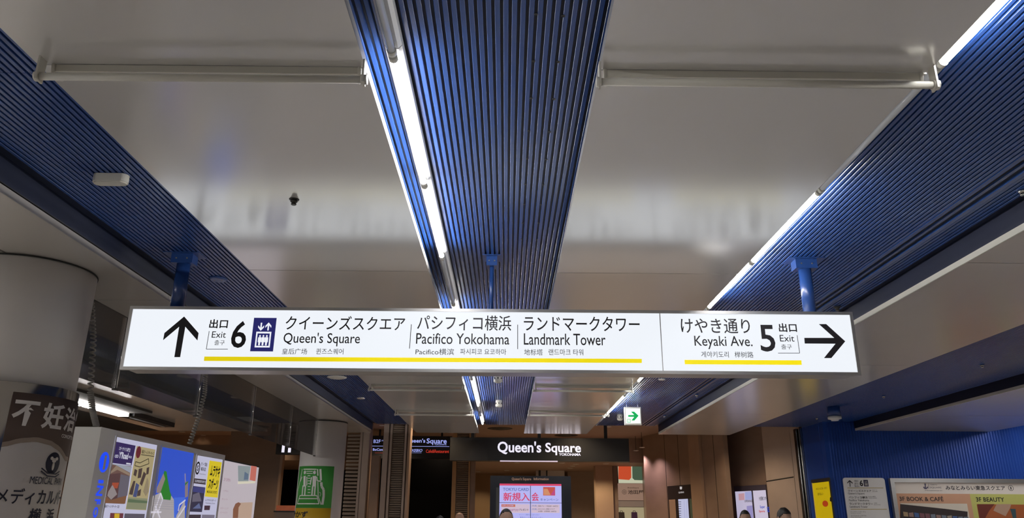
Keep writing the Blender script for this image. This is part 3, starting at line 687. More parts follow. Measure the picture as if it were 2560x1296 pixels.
# ---- second column with escalator notice
C2X, C2Y = -3.39, 14.46
t = thing('round_column', 'round grey column with a green escalator notice, farther back at left', 'column', (C2X, C2Y, 0))
MB().lathe([(.405, 0), (.405, Z(HP) - .002)], (C2X, C2Y, 0), 48).build('shaft', COLPAINT, t)
MB().lathe([(.409, Z(HP) - .02), (.409, Z(HP) - .003)], (C2X, C2Y, 0), 48).build('dark_ring', GAP, t)
C2 = Cyl(C2X, C2Y, .405)
nt_ = thing('escalator_notice', 'green and yellow escalator safety notice on the far column', 'notice', (C2X, C2Y - .4, 1.2))
GRN = ink('notice_green', (66, 160, 66)); NYL = ink('notice_yellow', (222, 178, 40)); NWH = ink('notice_white', (235, 235, 230))
k4 = zq(700, 1130, 7.808)
ug0 = -.42; ug1 = C2.px(*k4(1035, 600))[0]; vg0 = C2.px(*k4(800, 1100))[1]; vg1 = C2.px(*k4(800, 280))[1]
C2.sheet('green_field', ug0, ug1, vg0, vg1, GRN, nt_, .003); C2.sheet('yellow_field', ug0, ug1, vg0 - .55, vg0 - .002, NYL, nt_, .003)
def c2l(nm, pts, wd): C2.polyline(nm, [C2.px(*k4(*p)) for p in pts], wd, NWH, nt_)
c2l('balustrade', [(440, 340), (400, 570), (355, 760), (330, 1035)], .016); c2l('balustrade', [(735, 340), (740, 470)], .02); c2l('balustrade', [(740, 590), (745, 870), (800, 1035)], .014)
c2l('handrail', [(788, 340), (800, 560)], .035); c2l('handrail', [(805, 600), (812, 680), (850, 740), (852, 860), (825, 1035)], .042)
c2l('comb_line', [(350, 1018), (760, 1018)], .018); c2l('comb_line', [(375, 918), (725, 918)], .016); c2l('comb_line', [(395, 858), (720, 858)], .016); c2l('comb_line', [(465, 345), (715, 345)], .016)
c2l('comb_line', [(395, 858), (345, 1018)], .014); c2l('comb_line', [(720, 858), (760, 1018)], .014)
for y in (385, 425): c2l('step_line', [(520, y), (640, y)], .012)
for y in (470, 520, 570, 625, 680, 740, 800): c2l('step_line', [(545, y), (595, y)], .012)
for cx_, b in ((490, 0), (678, 1)):
    for dx, dy, l in ((0, 0, 0),):
        pcx, pcy = C2.px(*k4(cx_, 405)); rr = .028
        C2.sheet('figure_head', pcx - rr, pcx + rr, lambda u: pcy - 1.15 * math.sqrt(max(0, rr * rr - (u - pcx) ** 2)), lambda u: pcy + 1.15 * math.sqrt(max(0, rr * rr - (u - pcx) ** 2)), NWH, nt_, .0065, 10)
    c2l('figure_torso', [(cx_ - 5, 475), (cx_ - 8, 680)], .062 if b else .05); c2l('figure_leg', [(cx_ - 35, 660), (cx_ - 55, 855)], .026); c2l('figure_leg', [(cx_ + 12, 660), (cx_ - 5, 855)], .026)
    c2l('figure_arm', [(cx_ + 40, 490), (cx_ + 50, 570), (cx_ + 125, 580)] if b else [(cx_ + 38, 490), (cx_ + 35, 660)], .02)
    c2l('figure_arm', [(cx_ - 60, 500), (cx_ - 85, 645)] if b else [(cx_ - 55, 490), (cx_ - 85, 580)], .02)
for pts in ([(770, 790), (790, 808)], [(778, 830), (803, 828)], [(772, 868), (795, 855)]): c2l('tick_mark', pts, .01)
C2.text('歩かず', (*k4(215, 1160), *k4(545, 1290)), INK, nt_, .02)

# ---- twin lit fluorescent fixture deeper at left
a, b = P(188, 1003, h=1.62), P(300, 1040, h=1.62)
fx = (a.x + b.x) / 2
def twin_light(y0, y1, label):
    t = thing('twin_tube_light', label, 'ceiling light', (fx, (y0 + y1) / 2, Z(1.6)), 'twin-tube lights in the left bay')
    B('housing', mat('fixture_matt_grey', (.09, .085, .08), .95, ior=1.05), fx - .2, fx + .46, y0, y1, Z(1.66), Z(1.698), t)  # made wide and matt to keep tube reflections off the soffit
    ym = (y0 + y1) / 2
    for dx in (-.06, .06):
        for (ya, yb) in ((y0 + .06, ym - .04), (ym + .04, y1 - .06)):
            MB().tube([(fx + dx, ya, Z(1.615)), (fx + dx, yb, Z(1.615))], .016, 10).build('tube', TUBEON, t)
    for yy in (y0 + .03, ym, y1 - .03): B('lamp_holder', CREAM, fx - .09, fx + .09, yy - .015, yy + .015, Z(1.60), Z(1.66), t)
twin_light(b.y - 2.55, b.y, 'bright twin-tube strip light glimpsed left of the information board')
for k in range(1, 6): twin_light(b.y - 2.55 - 2.6 * k, b.y - 2.6 * k, 'added unseen twin-tube strip light in the left bay, %s nearer than the glimpsed one' % ORD[k - 1])  # out-of-view repeats of the glimpsed fixture, added to raise the ambient level
t = thing('dark_strip_light', 'unlit dark strip fixture continuing behind the lit twin-tube light', 'ceiling light', (fx, 14.5, Z(1.6)))
B('housing', BLACK, fx - .14, fx + .14, b.y + .05, b.y + 1.7, Z(1.62), Z(1.698), t)
MB().tube([(fx + .05, b.y + .1, Z(1.605)), (fx + .05, b.y + 1.5, Z(1.605))], .014, 8).build('tube', TUBEOFF, t)
# ---- lit poster board behind the information board
FX = -3.9
F4 = Face((FX, 0, 0), (0, 1, 0))
y0, y1 = 9.3, F4.px(640, 1230)[0]; zt = F4.px(600, 1160)[1]
t = thing('lit_poster_board', 'pale pink lit poster board behind the information board', 'poster', (FX, (y0 + y1) / 2, 0))
B('case', BLACK, FX - .14, FX, y0, y1 + .03, .3, zt + .02, t)
for yy in (y0 + .1, y1 - .08): B('leg', BLACK, FX - .12, FX - .04, yy, yy + .05, 0, .3, t)
pw = F4.poly('lit_poster', [(y0, .4), (y1, .4), (y1, zt), (y0, zt)], pc('ppink', (196, 186, 194), .8), t, .004)
F4.pxpoly('poster_picture', q4(k2, (1480, 430), (1690, 440), (1650, 690), (1485, 690)), pc('pteal', (146, 156, 160)), pw, .007)
F4.pxpoly('poster_picture', q4(k2, (1700, 430), (1792, 445), (1768, 690), (1675, 665)), pc('pcoral', (206, 116, 104)), pw, .007)
F4.pxpoly('poster_picture', q4(k2, (1480, 690), (1765, 685), (1762, 720), (1480, 735)), pc('pwhite', (226, 220, 200)), pw, .009)
F4.pxpoly('poster_picture', q4(k2, (1590, 530), (1650, 570), (1645, 660), (1575, 665)), pc('pslate', (100, 118, 142)), pw, .009)
F4.pxpoly('poster_picture', q4(k2, (1395, 1296), (1400, 1150), (1440, 1060), (1490, 1035), (1530, 1060), (1490, 1120), (1480, 1296)), pc('phair', (138, 92, 72)), pw, .007)
F4.pxpoly('poster_picture', q4(k2, (1490, 1045), (1725, 1035), (1700, 1296), (1485, 1296)), pc('pface', (196, 168, 150)), pw, .006)
for s_, bx_ in (('2F OPEN', (1245, 640, 1355, 690)), ('ヘアサロン', (1235, 835, 1322, 865)), ('カット', (1210, 970, 1310, 1000)), ('カラーリング', (1190, 1120, 1320, 1150)), ('トリートメント', (1185, 1190, 1305, 1222))):
    F4.text(s_, (*k2(bx_[0], bx_[1]), *k2(bx_[2], bx_[3])), pc('pmauve', (160, 120, 140)), pw, .0, .007)

# ================================================================= MALL BEYOND (structure)
HM = 2.3
MC = tag(B('ceiling_mall', MALLCEIL, -15.6, 15.6, 16.2, 23.0, Z(HM), Z(HM + .1)), kind='structure')
tag(B('ceiling_mall_low', MALLCEIL, -15.6, 15.6, 23.0, 33.8, Z(1.6), Z(1.7)), kind='structure')
tag(B('trim_1', BROWN, -15.6, 15.6, 22.95, 23.0, Z(1.6), Z(HM)), kind='structure')
tag(B('trim_2', SOFFIT, -15.6, 15.6, 16.16, 16.2, Z(HS + .03), Z(HM + .1)), kind='structure')
def downlight(px_, h, label, col=(1.0, .76, .50), es=9, r=.075, power=14):
    p = P(*px_, h=h)
    t = thing('downlight', label, 'downlight', (p.x, p.y, Z(h - .01)), 'warm downlights of the mall')
    MB().lathe([(r, .004), (r * 1.25, -.004), (r * 1.25, -.009), (r, -.012)], (p.x, p.y, Z(h)), 20).build('ring', WHITE, t)
    MB().lathe([(r * .95, -.008), (r * .95, -.004)], (p.x, p.y, Z(h)), 20).build('lamp', mat('downlight_glow%d%d%d' % tuple(int(v * 99) for v in col), (.8, .7, .5), .4, emit=col, es=es), t)
    if label.startswith('pink'): MB().tube([(p.x, p.y, Z(h + .004)), (p.x, p.y, Z(HM))], .006, 6).build('stem', BLACK, t)
    if power:
        l = bpy.data.lights.new('downlight_lamp', 'SPOT'); l.energy = power; l.color = col; l.spot_size = R(130); l.spot_blend = .6; l.shadow_soft_size = r
        ob = bpy.data.objects.new('downlight_lamp', l); register(ob, t, (p.x, p.y, Z(h - .03)))
DL = [((1450, 1065), HM, 'right above the black mall sign'), ((1105, 1082), HM, 'left above the black mall sign'), ((957, 1064), HM, 'between the two left pillars'), ((1520, 1067), HM, 'beside the mall sign post'),
      ((455, 1080), HM, 'second from left above the information board'), ((510, 1089), HM, 'third from left above the information board'), ((320, 1062), HM, 'leftmost above the information board'), ((633, 1080), HM, 'near the glass barrier end'), ((673, 1089), HM, 'nearest the far column at left')]
for px_, h, lab in DL: downlight(px_, h, 'small warm downlight ' + lab, power=140)
for i, (xx, yy) in enumerate(((4.4, 17.0), (1.6, 16.8), (-1.6, 16.9), (-5.0, 17.2))):  # hidden lamps added to brighten the recess wall and far column
    pr_ = CW.transposed() @ Vector((xx, yy, HM)); downlight((1280 - FPX * pr_.x / pr_.z, 648 + FPX * pr_.y / pr_.z), HM, 'added unseen warm downlight just behind the end of the station ceiling, %s from right' % ORD[i], power=150)
DL2 = [((1180, 1157), 'under the black mall sign at its left end'), ((1292, 1157), 'under the black mall sign, second from left'), ((1405, 1158), 'under the black mall sign, third from left'), ((1515, 1160), 'under the black mall sign at its right end'), ((1078, 1160), 'in front of the dark shop entrance'),
       ((1195, 1180), 'far left over the mall corridor'), ((1267, 1177), 'far behind the information screen'), ((1440, 1161), 'first of the far row right of the screen'), ((1432, 1166), 'second of the far row right of the screen'), ((1425, 1171), 'third of the far row right of the screen'), ((1500, 1170), 'over the beige shop pillar')]
for px_, lab in DL2: downlight(px_, 1.6, 'small warm downlight ' + lab, col=(1.0, .80, .52), power=10 if px_[0] == 1078 else 75)
downlight((1590, 1127), HM - .4, 'pink-white spotlight left above the bag shop', (1.0, .75, .85), 14, .06, 60)
downlight((1605, 1119), HM - .4, 'pink-white spotlight right above the bag shop', (1.0, .75, .85), 14, .06, 60)
for px_, lab in (((1250, 1073), 'dark round vent in the mall ceiling above the black sign'), ((1415, 1090), 'dark round vent in the mall ceiling, right above the black sign')):
    p = P(*px_, h=HM - .01); t = thing('ceiling_vent', lab, 'vent', (p.x, p.y, Z(HM - .03)), 'vents in the mall ceiling')
    for k in range(3): MB().lathe([(.34 - .1 * k, 0), (.30 - .1 * k, -.012 - .008 * k)], (p.x, p.y, Z(HM - .0005 - .004 * k)), 28).build('cone', DKM, t)
# mall side walls
def wall_run(name, a, b, z1, m, th=.12, label=None):
    a, b = Vector((a[0], a[1], 0)), Vector((b[0], b[1], 0)); d = (b - a).normalized(); nrm = Vector((-d.y, d.x, 0))
    if nrm.dot(a) < 0: nrm = -nrm
    return tag(MB().prism([a, b, b + nrm * th, a + nrm * th], (0, 0, z1)).build(name, m), kind='structure')
def at(x, Yv, y=1200): p = P(x, y, Y=Yv); return (p.x, p.y)
WA, WB, WC, WD = at(1612, 22.4), at(1660, 21.2), at(1815, 18.2), at(1818, 19.4)
WE, WF, WG = at(1922, 17.9), at(1916, 17.6), at(2012, 16.5)
wall_run('wall_mall_return', at(1606, 24.5), WA, Z(HM), BROWN)
wall_run('wall_mall_right', WA, WC, Z(HM), BROWN)
wall_run('wall_mall_recess', WD, WE, Z(HM), BROWN)
wall_run('wall_beige', WF, at(1986, 16.75), Z(HM), BEIGEST)
wall_run('wall_beige_end', at(1987, 16.75), WG, Z(HM), BEIGEST)
def on_wall(a, b):
    a, b = Vector((*a, 0)), Vector((*b, 0)); return Face(a, (b - a))
FW1 = on_wall(WA, WC); FW2 = on_wall(WD, WE); FW3 = on_wall(WF, at(1986, 16.75))
def strip(F_, nm, pts, m, lift=.01, th=.012):
    uv = [F_.px(*p) for p in pts]; return tag(MB().prism([F_.w(u, v, lift) for u, v in uv], -F_.n * th).build(nm, m), kind='structure')
pw_ = tag(MB().prism([FW1.w(u, v, .08) for u, v in [(FW1.px(1733, 1200)[0], 0), (FW1.px(1760, 1200)[0], 0), (FW1.px(1760, 1200)[0], Z(HM)), (FW1.px(1733, 1200)[0], Z(HM))]], -FW1.n * .075).build('trim_3', BROWNLT), kind='structure')
for i, x in enumerate((1666, 1700, 1790)):
    u = FW1.px(x, 1200)[0]; tag(MB().prism([FW1.w(u - .008, 0, .004), FW1.w(u + .008, 0, .004), FW1.w(u + .008, Z(HM), .004), FW1.w(u - .008, Z(HM), .004)], -FW1.n * .003).build('trim_%d' % (4 + i), GAP), kind='structure')
strip(FW3, 'trim_8', [(1916, 1203), (1984, 1192), (1984, 1195), (1916, 1206)], GAP, .004, .003)
# steel corner post and blue wall
XW = P(2081, 1180, Y=15.2).x
tag(MB().box(XW - .12, XW, 16.31, 16.40, 0, Z(HS)).build('trim_9', STEEL), kind='structure')
tag(MB().box(XW - .16, XW - .05, 16.45, 16.58, 0, Z(HS)).build('trim_10', STEEL), kind='structure')
tag(B('wall_blue_return', BLUEWALL, XW - .08, XW + .02, 15.41, 16.3, 0, Z(HS + .02)), kind='structure')
bw = tag(B('wall_blue', BLUEWALL, XW - .08, 13.5, 15.2, 15.4, 0, Z(HS + .02)), kind='structure')
rb = MB(); x = XW
while x < 11.5:
    rb.prism([(x, 15.1985, 0), (x + .012, 15.184, 0), (x + .030, 15.184, 0), (x + .042, 15.1985, 0)], (0, 0, Z(HS) - .02)); x += .055
r_ = rb.build('ribs', BLUEWALL, bw); r_['kind'] = 'stuff'

# ================================================================= RIGHT WALL SIGNS
FB = Face((0, 15.17, 0), (1, 0, 0)); k5 = zq(2090, 1180, 10.667); k6 = zq(2300, 1180, 9.846); k7 = zq(2000, 900, 3.2734)
t = thing('wall_guide_sign', 'white rounded guide sign with exit 6 arrow on the blue wall', 'sign', (FB.px(2160, 1250)[0], 15.15, .9))
b = FB.box(2109, 1195, 2210, 1290); b = (b[0], b[1], b[2], b[3]); vb = .95
def rrect(u0, v0, u1, v1, r, n=5):
    out = []
    for cx_, cy_, a0 in ((u1 - r, v0 + r, -90), (u1 - r, v1 - r, 0), (u0 + r, v1 - r, 90), (u0 + r, v0 + r, 180)):
        out += [(cx_ + r * math.cos(R(a0 + 90 * k / n)), cy_ + r * math.sin(R(a0 + 90 * k / n))) for k in range(n + 1)]
    return out
gx0 = FB.px(*k5(190, 300))[0]; gx1 = FB.px(*k5(1300, 300))[0]; gz1 = FB.px(2160, 1195.5)[1]
GS = mat('guide_sign_white', (.80, .78, .76), .35, noise=.02)
gp = FB.poly('panel', rrect(gx0, vb, gx1, gz1, .05), GS, t, .012, .025)
L1 = .0165
FB.pxpoly('arrow', q4(k5, (352, 225), (437, 300), (430, 322), (366, 268), (378, 402), (362, 402), (348, 268), (290, 318), (288, 298)), INK, gp, L1)
FB.text('出口', (*k5(480, 222), *k5(580, 272)), INK, gp, .01, L1); FB.text('Exit', (*k5(510, 295), *k5(590, 325)), INK, gp, 0, L1); FB.text('출구', (*k5(535, 345), *k5(600, 372)), INK, gp, 0, L1)
FB.line('bracket_line', q4(k5, (495, 300), (500, 400), (612, 400)), .006, INK, gp, L1)
FB.text('6', (*k5(622, 228), *k5(708, 390)), INK, gp, .03, L1)
pictogram(FB, *k5(730, 222), *k5(850, 395), gp, L1 - .001, ink('guide_navy', (36, 34, 66)), ink('guide_white', (190, 184, 180)))
GLD = ink('guide_gold', (190, 170, 110))
FB.pxpoly('gold_rule', q4(k5, (296, 428), (1250, 428), (1252, 445), (296, 445)), GLD, gp, L1); FB.pxpoly('gold_rule', q4(k5, (382, 995), (1345, 995), (1347, 1012), (384, 1012)), GLD, gp, L1)
for s_, bx_, bo in (('クイーンズスクエア', (310, 482, 930, 545), .01), ("Queen's Square", (312, 562, 750, 620), 0), ('パシフィコ横浜', (330, 655, 832, 722), .01), ('Pacifico Yokohama', (335, 740, 872, 790), 0), ('ランドマークタワー', (352, 828, 972, 892), .01), ('Landmark Tower', (362, 912, 835, 962), 0),
                ('皇后广场', (960, 482, 1078, 502), 0), ('퀸즈스퀘어', (965, 518, 1095, 545), 0), ('Pacifico横滨', (850, 655, 1045, 680), 0), ('파시피코 요코하마', (860, 695, 1075, 722), 0), ('地标塔', (1005, 830, 1085, 852), 0), ('랜드마크 타워', (1005, 870, 1170, 898), 0),
                ('ドックヤードガーデン', (385, 1055, 790, 1090), 0), ('Dockyard Garden', (388, 1100, 658, 1122), 0), ('ロイヤルパークホテル', (395, 1155, 800, 1192), 0), ('Royal Park Hotel', (398, 1202, 660, 1228), 0)):
    FB.text(s_, (*k5(bx_[0], bx_[1]), *k5(bx_[2], bx_[3])), INK, gp, bo, L1)
# big framed advertisement board
ax0 = FB.px(*k5(1425, 400))[0]; az1 = FB.px(2400, 1198)[1]; ax1 = ax0 + 4.0; az0 = .55
t = thing('advertisement_board', 'steel framed shop advertisement board at the right of the blue wall', 'advertisement', ((ax0 + ax1) / 2, 15.13, az0))
fm = .075
fr = MB().box(ax0, ax1, 15.10, 15.18, az1 - fm, az1).box(ax0, ax1, 15.10, 15.18, az0, az0 + fm).box(ax0, ax0 + fm, 15.10, 15.18, az0 + fm, az1 - fm).box(ax1 - fm, ax1, 15.10, 15.18, az0 + fm, az1 - fm)
fr.build('frame', ALU, t)
POST = ink('ad_paper', (232, 222, 212)); sh_ = B('poster_sheet', POST, ax0 + fm, ax1 - fm, 15.15, 15.158, az0 + fm, az1 - fm, t)
FA = Face((0, 15.15, 0), (1, 0, 0)); ub0 = ax0 + fm + .02; 
vm = FA.px(*k6(600, 545))[1]; um = FA.px(*k6(1250, 700))[0]
FA.poly('tan_panel', [(ub0, az0 + .1), (um, az0 + .1), (um, vm), (ub0, vm)], ink('ad_tan', (208, 158, 126)), sh_, .003)
FA.poly('green_panel', [(um, az0 + .1), (um + 1.5, az0 + .1), (um + 1.5, vm), (um, vm)], ink('ad_green', (198, 198, 110)), sh_, .003)
FA.poly('tan_panel', [(um + 1.5, az0 + .1), (ax1 - fm - .02, az0 + .1), (ax1 - fm - .02, vm), (um + 1.5, vm)], ink('ad_tan', (208, 158, 126)), sh_, .003)
FA.text('みなとみらい東急スクエア', (*k6(630, 345), *k6(2090, 458)), INK, sh_, .012, .004)
FA.ellipse('circled_number', *k6(2170, 338), *k6(2300, 470), INK, sh_, .004, hole=.86); FA.text('1', (*k6(2222, 372), *k6(2246, 440)), INK, sh_, .0, .004)
AG = ink('ad_grey', (110, 104, 112))
FA.text('TOKYU', (*k6(240, 305), *k6(415, 340)), AG, sh_, 0, .004); FA.text('SQUARE', (*k6(245, 372), *k6(525, 418)), AG, sh_, 0, .004); FA.text('Minatomirai', (*k6(120, 450), *k6(540, 475)), AG, sh_, 0, .004)
FA.line('logo_rule', q4(k6, (208, 295), (214, 420)), .006, AG, sh_, .004)
anc = ink('ad_anchor', (84, 80, 108))
FA.ellipse('logo_anchor', *k6(105, 292), *k6(145, 330), anc, sh_, .004); FA.line('logo_anchor', q4(k6, (126, 325), (132, 415)), .02, anc, sh_, .004); FA.line('logo_anchor', q4(k6, (85, 375), (105, 408), (135, 420), (165, 408), (188, 375)), .022, anc, sh_, .004)
FA.text('3F BOOK & CAFÉ', (FA.px(*k5(1690, 725))[0], FA.px(*k6(300, 728))[1], FA.px(*k6(570, 670))[0], FA.px(*k6(300, 598))[1]), INK, sh_, .012, .006, px=False)
FA.text('3F BEAUTY', (*k6(1378, 632), *k6(2068, 742)), INK, sh_, .012, .006)
bu0 = FA.px(*k5(1715, 900))[0]; bu1 = FA.px(*k6(1165, 850))[0]; bv1 = FA.px(*k6(600, 785))[1]
ph = FA.poly('shop_photo', [(bu0, az0 + .2), (bu1, az0 + .2), (bu1, bv1), (bu0, bv1)], ink('photo_cream', (222, 212, 196)), sh_, .0055)
FA.pxpoly('bookcase', [k5(1712, 865), k6(600, 915), k6(1165, 985), k6(1165, 1500), k5(1712, 1500)], ink('photo_dark', (48, 36, 36)), ph, .008)
bc = [ink('book%d' % i, c) for i, c in enumerate([(150, 120, 112), (112, 124, 140), (160, 148, 132), (120, 76, 84), (64, 96, 150), (176, 150, 112), (92, 82, 92)])]
for row in range(4):
    for k in range(12):
        f0 = k / 12 + .008; f1 = (k + 1) / 12 - .006; drop = .085
        ya = bv1 - .15 - row * .14
        FA.poly('book_block', [(bu0 + .02 + (bu1 - bu0 - .04) * f0, ya - .085 - drop * f0), (bu0 + .02 + (bu1 - bu0 - .04) * f1, ya - .085 - drop * f1), (bu0 + .02 + (bu1 - bu0 - .04) * f1, ya - drop * f1 - random.random() * .02), (bu0 + .02 + (bu1 - bu0 - .04) * f0, ya - drop * f0 - random.random() * .02)], random.choice(bc), ph, .0105)
cu0 = FA.px(*k6(1410, 900))[0]
ph2 = FA.poly('shop_photo', [(cu0, az0 + .2), (cu0 + 1.22, az0 + .2), (cu0 + 1.22, bv1 - .01), (cu0, bv1 - .01)], ink('photo_amber', (170, 92, 48)), sh_, .0055)
FA.pxpoly('photo_shape', q4(k6, (1410, 800), (1830, 800), (1700, 960), (1600, 1142), (1460, 1142)), ink('photo_maroon', (112, 46, 34)), ph2, .008)
FA.pxpoly('photo_shape', q4(k6, (1880, 800), (2240, 800), (2210, 900), (2100, 1100), (1800, 960)), ink('photo_glow', (186, 152, 130)), ph2, .008)
FA.pxpoly('photo_bottle', q4(k6, (2212, 915), (2345, 920), (2365, 1142), (2280, 1142)), ink('photo_teal', (58, 84, 92)), ph2, .0105)
# yellow poster on the blue return
FY = Face((XW - .081, 0, 0), (0, -1, 0))
kk = zq(1640, 1180, 5.565)
t = thing('yellow_poster', 'narrow framed yellow poster beside the steel post at right', 'poster', (XW - .09, 15.7, .6))
yv = FY.px(*kk(2300, 150))[1]; yu0 = FY.px(*kk(2205, 300))[0]; yu1 = FY.px(*kk(2440, 300))[0]
FY.poly('frame', [(yu0 - .06, .55), (yu1 + .03, .55), (yu1 + .03, yv + .07), (yu0 - .06, yv + .07)], DKM, t, .02, .02)
ys_ = FY.poly('sheet', [(yu0, .62), (yu1, .62), (yu1, yv), (yu0, yv)], emi('poster_yellow', (228, 196, 10), .5), t, .024)
FY.poly('white_margin', [(yu0 - .02, .6), (yu0, .6), (yu0, yv + .01), (yu0 - .02, yv + .01)], POST, t, .024)
FY.text('みらいにまっすぐ', (*kk(2245, 218), *kk(2402, 250)), INK, ys_, .01, .029); FY.text('おもい', (*kk(2270, 290), *kk(2345, 330)), INK, ys_, .01, .029)
FY.ellipse('red_bubble', *kk(2335, 402), *kk(2415, 490), emi('bubble_red', (176, 62, 20), .7), ys_, .029)
FY.pxpoly('dark_figure', q4(kk, (2440, 360), (2455, 355), (2462, 420), (2440, 410)), INK, ys_, .029)

# posters and map in the brown wall
t = thing('wall_poster_case', 'pair of lit posters in a purple-grey frame on the brown wall', 'poster', (*at(1880, 18.6), .6))
vt_ = FW2.px(1890, 1214)[1]; ua, ub_ = FW2.px(1840, 1260)[0], FW2.px(1921, 1260)[0]; uc = FW2.px(1886, 1260)[0]
PF = mat('poster_frame_purple', (.10, .085, .12), .4)
FW2.poly('frame', [(ua, .5), (ub_, .5), (ub_, vt_), (ua, vt_)], PF, t, .03, .028)
pa = FW2.poly('lit_poster', [(ua + .05, .56), (uc - .035, .56), (uc - .035, vt_ - .12), (ua + .05, vt_ - .12)], pc('wpa', (196, 188, 214), .85), t, .034)
pb = FW2.poly('lit_poster', [(uc + .03, .56), (ub_ - .01, .56), (ub_ - .01, vt_ - .12), (uc + .03, vt_ - .12)], pc('wpb', (204, 196, 218), .85), t, .034)
FW2.text('大感謝スポーツ', (*kk(1450, 345), *kk(1590, 400)), INK, pb, .01, .037); FW2.text('Super', (*kk(1465, 470), *kk(1535, 520)), emi('sup_blue', (40, 70, 190), .8), pb, .02, .037); FW2.text('Sports', (*kk(1452, 535), *kk(1535, 575)), emi('sup_red', (200, 60, 50), .8), pb, .02, .037)
FW2.text('XEBIO', (*kk(1560, 490), *kk(1635, 565)), emi('sup_blue', (40, 70, 190), .8), pb, .02, .037)
FW2.pxpoly('poster_picture', q4(kk, (1165, 310), (1245, 300), (1250, 395), (1172, 400)), pc('wpc', (206, 160, 170)), pa, .037); FW2.pxpoly('poster_picture', q4(kk, (1255, 285), (1345, 275), (1355, 390), (1260, 395)), pc('wpd', (170, 176, 226)), pa, .037)
FW2.text('OPENING', (*kk(1250, 395), *kk(1355, 425)), INK, pa, .01, .039); FW2.pxpoly('poster_picture', q4(kk, (1280, 480), (1360, 470), (1370, 646), (1290, 646)), pc('wpe', (160, 152, 206)), pa, .037)
t = thing('mall_map_stand', 'dark mall directory case with a lit floor map on the brown wall', 'directory', (*at(1705, 20), .3))
ua, ub_ = FW1.px(1676, 1250)[0], FW1.px(1737, 1250)[0]; vt_ = FW1.px(1707, 1214)[1]
FW1.poly('case', [(ua, .2), (ub_, .2), (ub_, vt_), (ua, vt_)], mat('directory_dark', (.03, .022, .022), .4), t, .07, .068)
lm = [FW1.px(*kk(*p_)) for p_ in ((345, 385), (480, 385))]
mp_ = FW1.poly('lit_map', [(lm[0][0], .4), (lm[1][0], .4), (lm[1][0], lm[0][1]), (lm[0][0], lm[0][1])], pc('dmap', (188, 192, 224), .85), t, .074)
for yy in range(420, 646, 32): FW1.line('map_line', q4(kk, (350, yy), (388, yy)), .012, INK, mp_, .077)
FW1.line('map_line', q4(kk, (430, 400), (438, 646)), .008, pc('dline', (150, 150, 200)), mp_, .077); FW1.line('map_line', q4(kk, (462, 400), (470, 646)), .008, pc('dline', (150, 150, 200)), mp_, .077)
FW1.poly('side_glass', [(FW1.px(*kk(508, 500))[0], .4), (FW1.px(*kk(550, 500))[0], .4), (FW1.px(*kk(550, 500))[0], lm[0][1]), (FW1.px(*kk(508, 500))[0], lm[0][1])], mat('green_glass', (.12, .17, .13), .2), t, .074)
FW1.poly('wood_panel', [(FW1.px(*kk(222, 500))[0], .4), (FW1.px(*kk(310, 500))[0], .4), (FW1.px(*kk(310, 500))[0], lm[0][1]), (FW1.px(*kk(222, 500))[0], lm[0][1])], BROWNLT, t, .074)
EM = emi('emblem_white', (205, 200, 200), .8)
FW1.pxpoly('white_emblem', q4(kk, (370, 205), (380, 212), (398, 208), (398, 240), (385, 252), (368, 240)), EM, t, .076); FW1.text('QUEENS', (*kk(350, 278), *kk(426, 305)), EM, t, .01, .076)

# ================================================================= MALL FRONT
# black overhead sign
YQ = 17.6; FQ = Face((0, YQ, 0), (1, 0, 0))
a = P(1126, 1094, Y=YQ); b = P(1574, 1155, Y=YQ)
t = thing('overhead_mall_sign', 'black overhead sign with white mall name lettering', 'sign', ((a.x + b.x) / 2, YQ + .15, b.z))
B('board', BLACK, a.x, b.x, YQ, YQ + .3, b.z, a.z, t)
qq = zq(1120, 920, 3.446)
LW = emi('letter_white', (236, 232, 248), 1.0)
FQ.text("Queen's", (*qq(427, 635), *qq(803, 748)), LW, t, .022, .01); FQ.text('Square', (*qq(838, 648), *qq(1145, 755)), LW, t, .022, .01); FQ.text('YOKOHAMA', (*qq(955, 737), *qq(1143, 760)), LW, t, .03, .012)
FQ.rect('underside_bar', 1250, 1152.5, 1394, 1155.5, emi('sign_glow', (214, 196, 214), .9), t, .01)  # thin pale emissive bar along the bottom edge of the sign
for x in (1182, 1348, 1514):
    p = P(x, 1090, Y=YQ + .15); B('hanger_post', BLACK, p.x - .035, p.x + .035, YQ + .12, YQ + .18, a.z, Z(HM), t)
# LED shop board
YL = 21.0; FL = Face((0, YL, 0), (1, 0, 0)); a = P(918, 1090, Y=YL); b = P(1128, 1148, Y=YL); kl = zq(900, 1050, 5.267)
t = thing('led_shop_board', 'black board with glowing blue and red shop names behind the pillars', 'sign', ((a.x + b.x) / 2, YL + .1, b.z))
B('board', BLACK, a.x, b.x, YL, YL + .2, b.z, a.z, t)
for x in (a.x + .3, b.x - .3): B('hanger', BLACK, x, x + .05, YL + .08, YL + .12, a.z, Z(HM), t)
LBU = emi('led_blue_white', (170, 180, 255), .9); LRD = emi('led_red', (214, 60, 44), .9)
FL.text('B2F', (*kl(180, 262), *kl(272, 308)), LBU, t, .005, .01); FL.text('ふれあい', (*kl(284, 265), *kl(312, 285)), LBU, t, .0, .01); FL.text("Queen's", (*kl(600, 250), *kl(860, 312)), LBU, t, .015, .01); FL.text('Square', (*kl(878, 248), *kl(1142, 335)), LBU, t, .015, .01)
FL.text('YOKOHAMA', (*kl(980, 318), *kl(1140, 338)), LBU, t, .0, .012); FL.text('BoConcept', (*kl(170, 378), *kl(385, 420)), LBU, t, .015, .01)
FL.text('XEBIO', (*kl(672, 388), *kl(822, 425)), LBU, t, .01, .01, shear=.3); FL.text('Cafe&Restaurant', (*kl(870, 395), *kl(1172, 438)), LRD, t, .0, .01)
